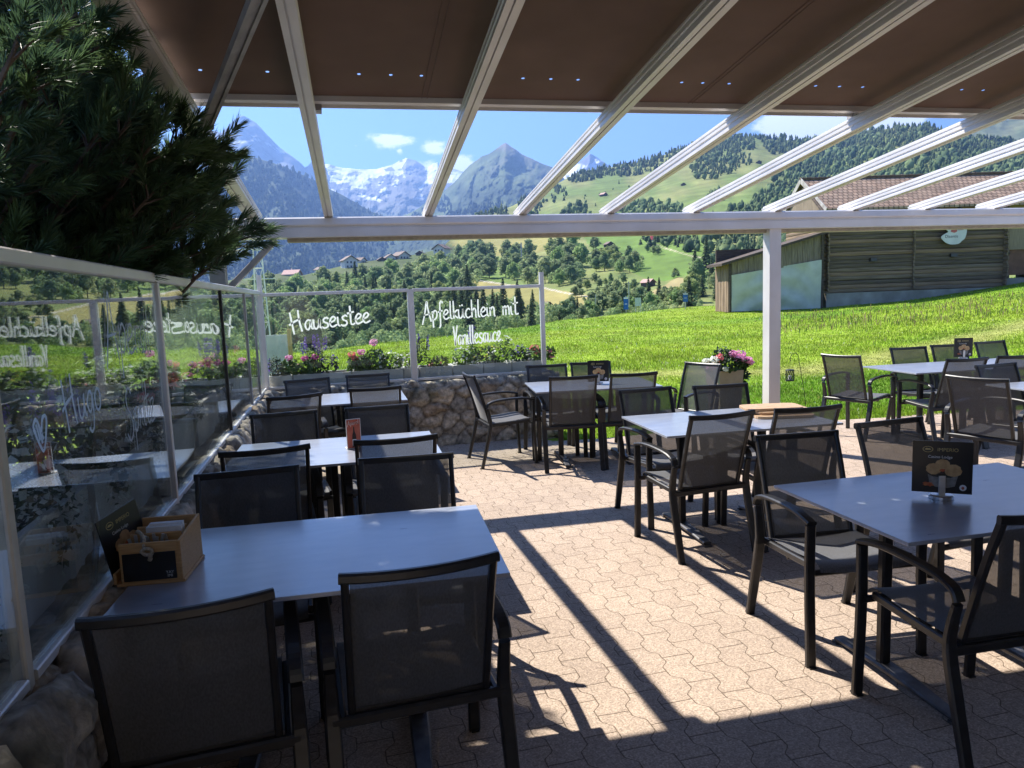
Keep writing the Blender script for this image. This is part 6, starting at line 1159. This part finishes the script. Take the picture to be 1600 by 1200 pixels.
# ---------------------------------------------------------------- masts, poles, banners beyond the meadow
def gpoint(px, D): a = math.atan((px - 800) / FPX) + YAW; x, y = D * math.sin(a), D * math.cos(a); return Vector((x, y, float(ground_z(np.array([x]), np.array([y]))[0])))
def mast():
    D = 60; a = PD(411, 376, D); base = gpoint(416, D); t = thing('lattice_mast', 'slender pale lattice power mast behind the glass corner', 'mast', base); H = float(a[2] - base.z); b = MB(); w0, w1 = .85, .28; cor = lambda z, i: Vector(((w0 + (w1 - w0) * z / H) * (1, -1, -1, 1)[i], (w0 + (w1 - w0) * z / H) * (1, 1, -1, -1)[i], z)); nb = 10
    for i in range(4): b.tube([cor(0, i), cor(H, i)], .035, 4)
    for k in range(nb):
        z0, z1 = H * k / nb, H * (k + 1) / nb
        for i in range(4): b.tube([cor(z0, i), cor(z1, (i + 1) % 4)], .022, 4); b.tube([cor(z1, i), cor(z1, (i + 1) % 4)], .018, 4)
    b.build('lattice', M_alu, t); b = MB()
    for z in (H * .97, H * .86): b.tube([(-1.2, 0, z), (1.2, 0, z)], .04, 5)
    b.build('crossarm', M_alu, t)
    b = MB()
    for z, dx in ((H * .97, -1.2), (H * .97, 1.2), (H * .86, -1.2)):
        p0 = Vector((base.x + dx, base.y, base.z + z)); p1 = Vector((-60, 30, base.z + z - 4)); b.tube([p0.lerp(p1, k / 12) - Vector((0, 0, 3.5 * 4 * (k / 12) * (1 - k / 12) * .3)) for k in range(13)], .018, 4)
    tag(b.build('power_line', M_alu), 'thin power lines running left from the lattice mast', 'power line')
mast()
def signs():
    for px, py, wpx, hpx, m2, lab in ((978, 474, 7, 19, (.02, .12, .45), 'upright blue banner at the far edge of the meadow, left of the pale board'), (1071, 465, 7, 13, (.03, .13, .45), 'small blue banner at the far edge of the meadow near the shed')):
        D = 44; p = PD(px, py, D); W, H = wpx / FPX * D, hpx / FPX * D; g = gpoint(px, D); t = thing('banner', lab, 'banner', (p[0], p[1], g.z), -(math.atan((px - 800) / FPX) + YAW), 'blue banners beyond the meadow'); zc = p[2] - g.z
        b = MB(); b.tube([(0, .03, -.3), (0, .03, zc + H / 2 + .08)], .022, 6, up=(0, 1, 0)); b.build('pole', M_steel, t); b = MB(); b.box((0, 0, zc), (W, .02, H)); c_ = b.build('cloth', mat('blue_banner', m2, None, 6, .7), t); b = MB(); b.box((0, -.012, zc + H * .42), (W * .96, .008, H * .12)); b.box((0, -.012, zc - H * .05), (W * .5, .008, H * .05)); b.build('white_band', M_white, c_)
    D = 44; p = PD(997, 473, D); g = gpoint(997, D); t = thing('notice_board', 'pale framed notice board on two legs between bushes at the far meadow edge', 'board', (p[0], p[1], g.z), -(math.atan(197 / FPX) + YAW)); zc = p[2] - g.z; b = MB(); b.box((0, 0, zc + .05), (.36, .03, .5)); b.build('panel', mat('pale_green_panel', (.45, .52, .48), (.6, .66, .62), 8, .6), t)
    for sx in (-1, 1): b = MB(); b.tube([(sx * .15, .03, -.3), (sx * .15, .03, zc + .3)], .018, 6, up=(0, 1, 0)); b.build('leg', M_steel, t)
    # white panel with yellow post behind the left end of the far glass
    g = at(440, 560, 0); f = 12.0 / g[1]; d = ray1(440, 545); y = 11.5; p = EYE + d * (y / d[1]); t = thing('white_panel', 'white board with a yellow side post behind the left end of the far planters', 'panel', (p[0], y, 0)); zt = (EYE + ray1(440, 523) * (y / ray1(440, 523)[1]))[2]; xl = (EYE + ray1(405, 545) * (y / ray1(405, 545)[1]))[0] - p[0]; xr = (EYE + ray1(450, 545) * (y / ray1(450, 545)[1]))[0] - p[0]
    b = MB(); b.box(((xl + xr) / 2, 0, zt / 2), (xr - xl, .03, zt)); b.build('panel', mat('translucent_white', (.66, .67, .64), None, 3, .6), t); b = MB(); b.box((xr + .035, 0, zt / 2 + .04), (.06, .05, zt + .08)); b.build('side_post', mat('yellow_wood', (.55, .36, .12), (.7, .5, .2), 9, .6, stretch=(6, 6, .5)), t)
    for px, yb, yt, D, lab in ((1138, 478, 446, 60, 'slim pale lamp pole left of the shed'), (1129, 478, 450, 66, 'second slim pole further left of the shed'), (983, 478, 440, 70, 'wooden pole behind the blue banner'), (815, 402, 379, 400, 'thin pole in the yellow hay field on the slope'), (931, 476, 460, 70, 'short pole by the pale track')):
        p0 = PD(px, yb, D); p1 = PD(px, yt, D); b = MB(); b.tube([(0, 0, 0), (0, 0, float(p1[2] - p0[2]))], D * .0009, 6, up=(0, 1, 0)); o = b.build('utility_pole', M_alu_dark, None, loc=tuple(p0)); tag(o, lab, 'pole', 'poles beyond the meadow')
    p0 = hill.pos(np.array([1019.]), np.array([384.]))[0]; D = math.hypot(p0[0], p0[1]); k = D / FPX; t = thing('cable_mast', 'red and white ropeway mast on the green slope just under the gutter beam', 'mast', tuple(p0)); b = MB(); b.tube([(0, 0, 0), (0, 0, 9 * k)], .5 * k, 6, up=(0, 1, 0)); b.build('pole', M_white, t); b = MB(); b.prism([(-1.2 * k, 0, 9 * k), (1.2 * k, 0, 9 * k), (3.4 * k, 0, 22 * k), (-3.4 * k, 0, 22 * k)], (0, 0, 0), (0, 2 * k, 0)); b.build('head', M_petal['coral'], t)
signs()

# ---------------------------------------------------------------- air
def haze():
    m = bpy.data.materials.new('valley_haze'); m.use_nodes = True; N, L = m.node_tree.nodes, m.node_tree.links
    for n in list(N):
        if n.type != 'OUTPUT_MATERIAL': N.remove(n)
    v = N.new('ShaderNodeVolumePrincipled'); v.inputs['Color'].default_value = (.27, .48, 1.0, 1); v.inputs['Density'].default_value = 1.1e-4; v.inputs['Anisotropy'].default_value = .35; L.new(v.outputs[0], N['Material Output'].inputs['Volume'])
    b = MB(); b.box((2500, 4700, 930), (19000, 14000, 2260)); o = b.build('haze', m); tag(o, kind='stuff')
haze()
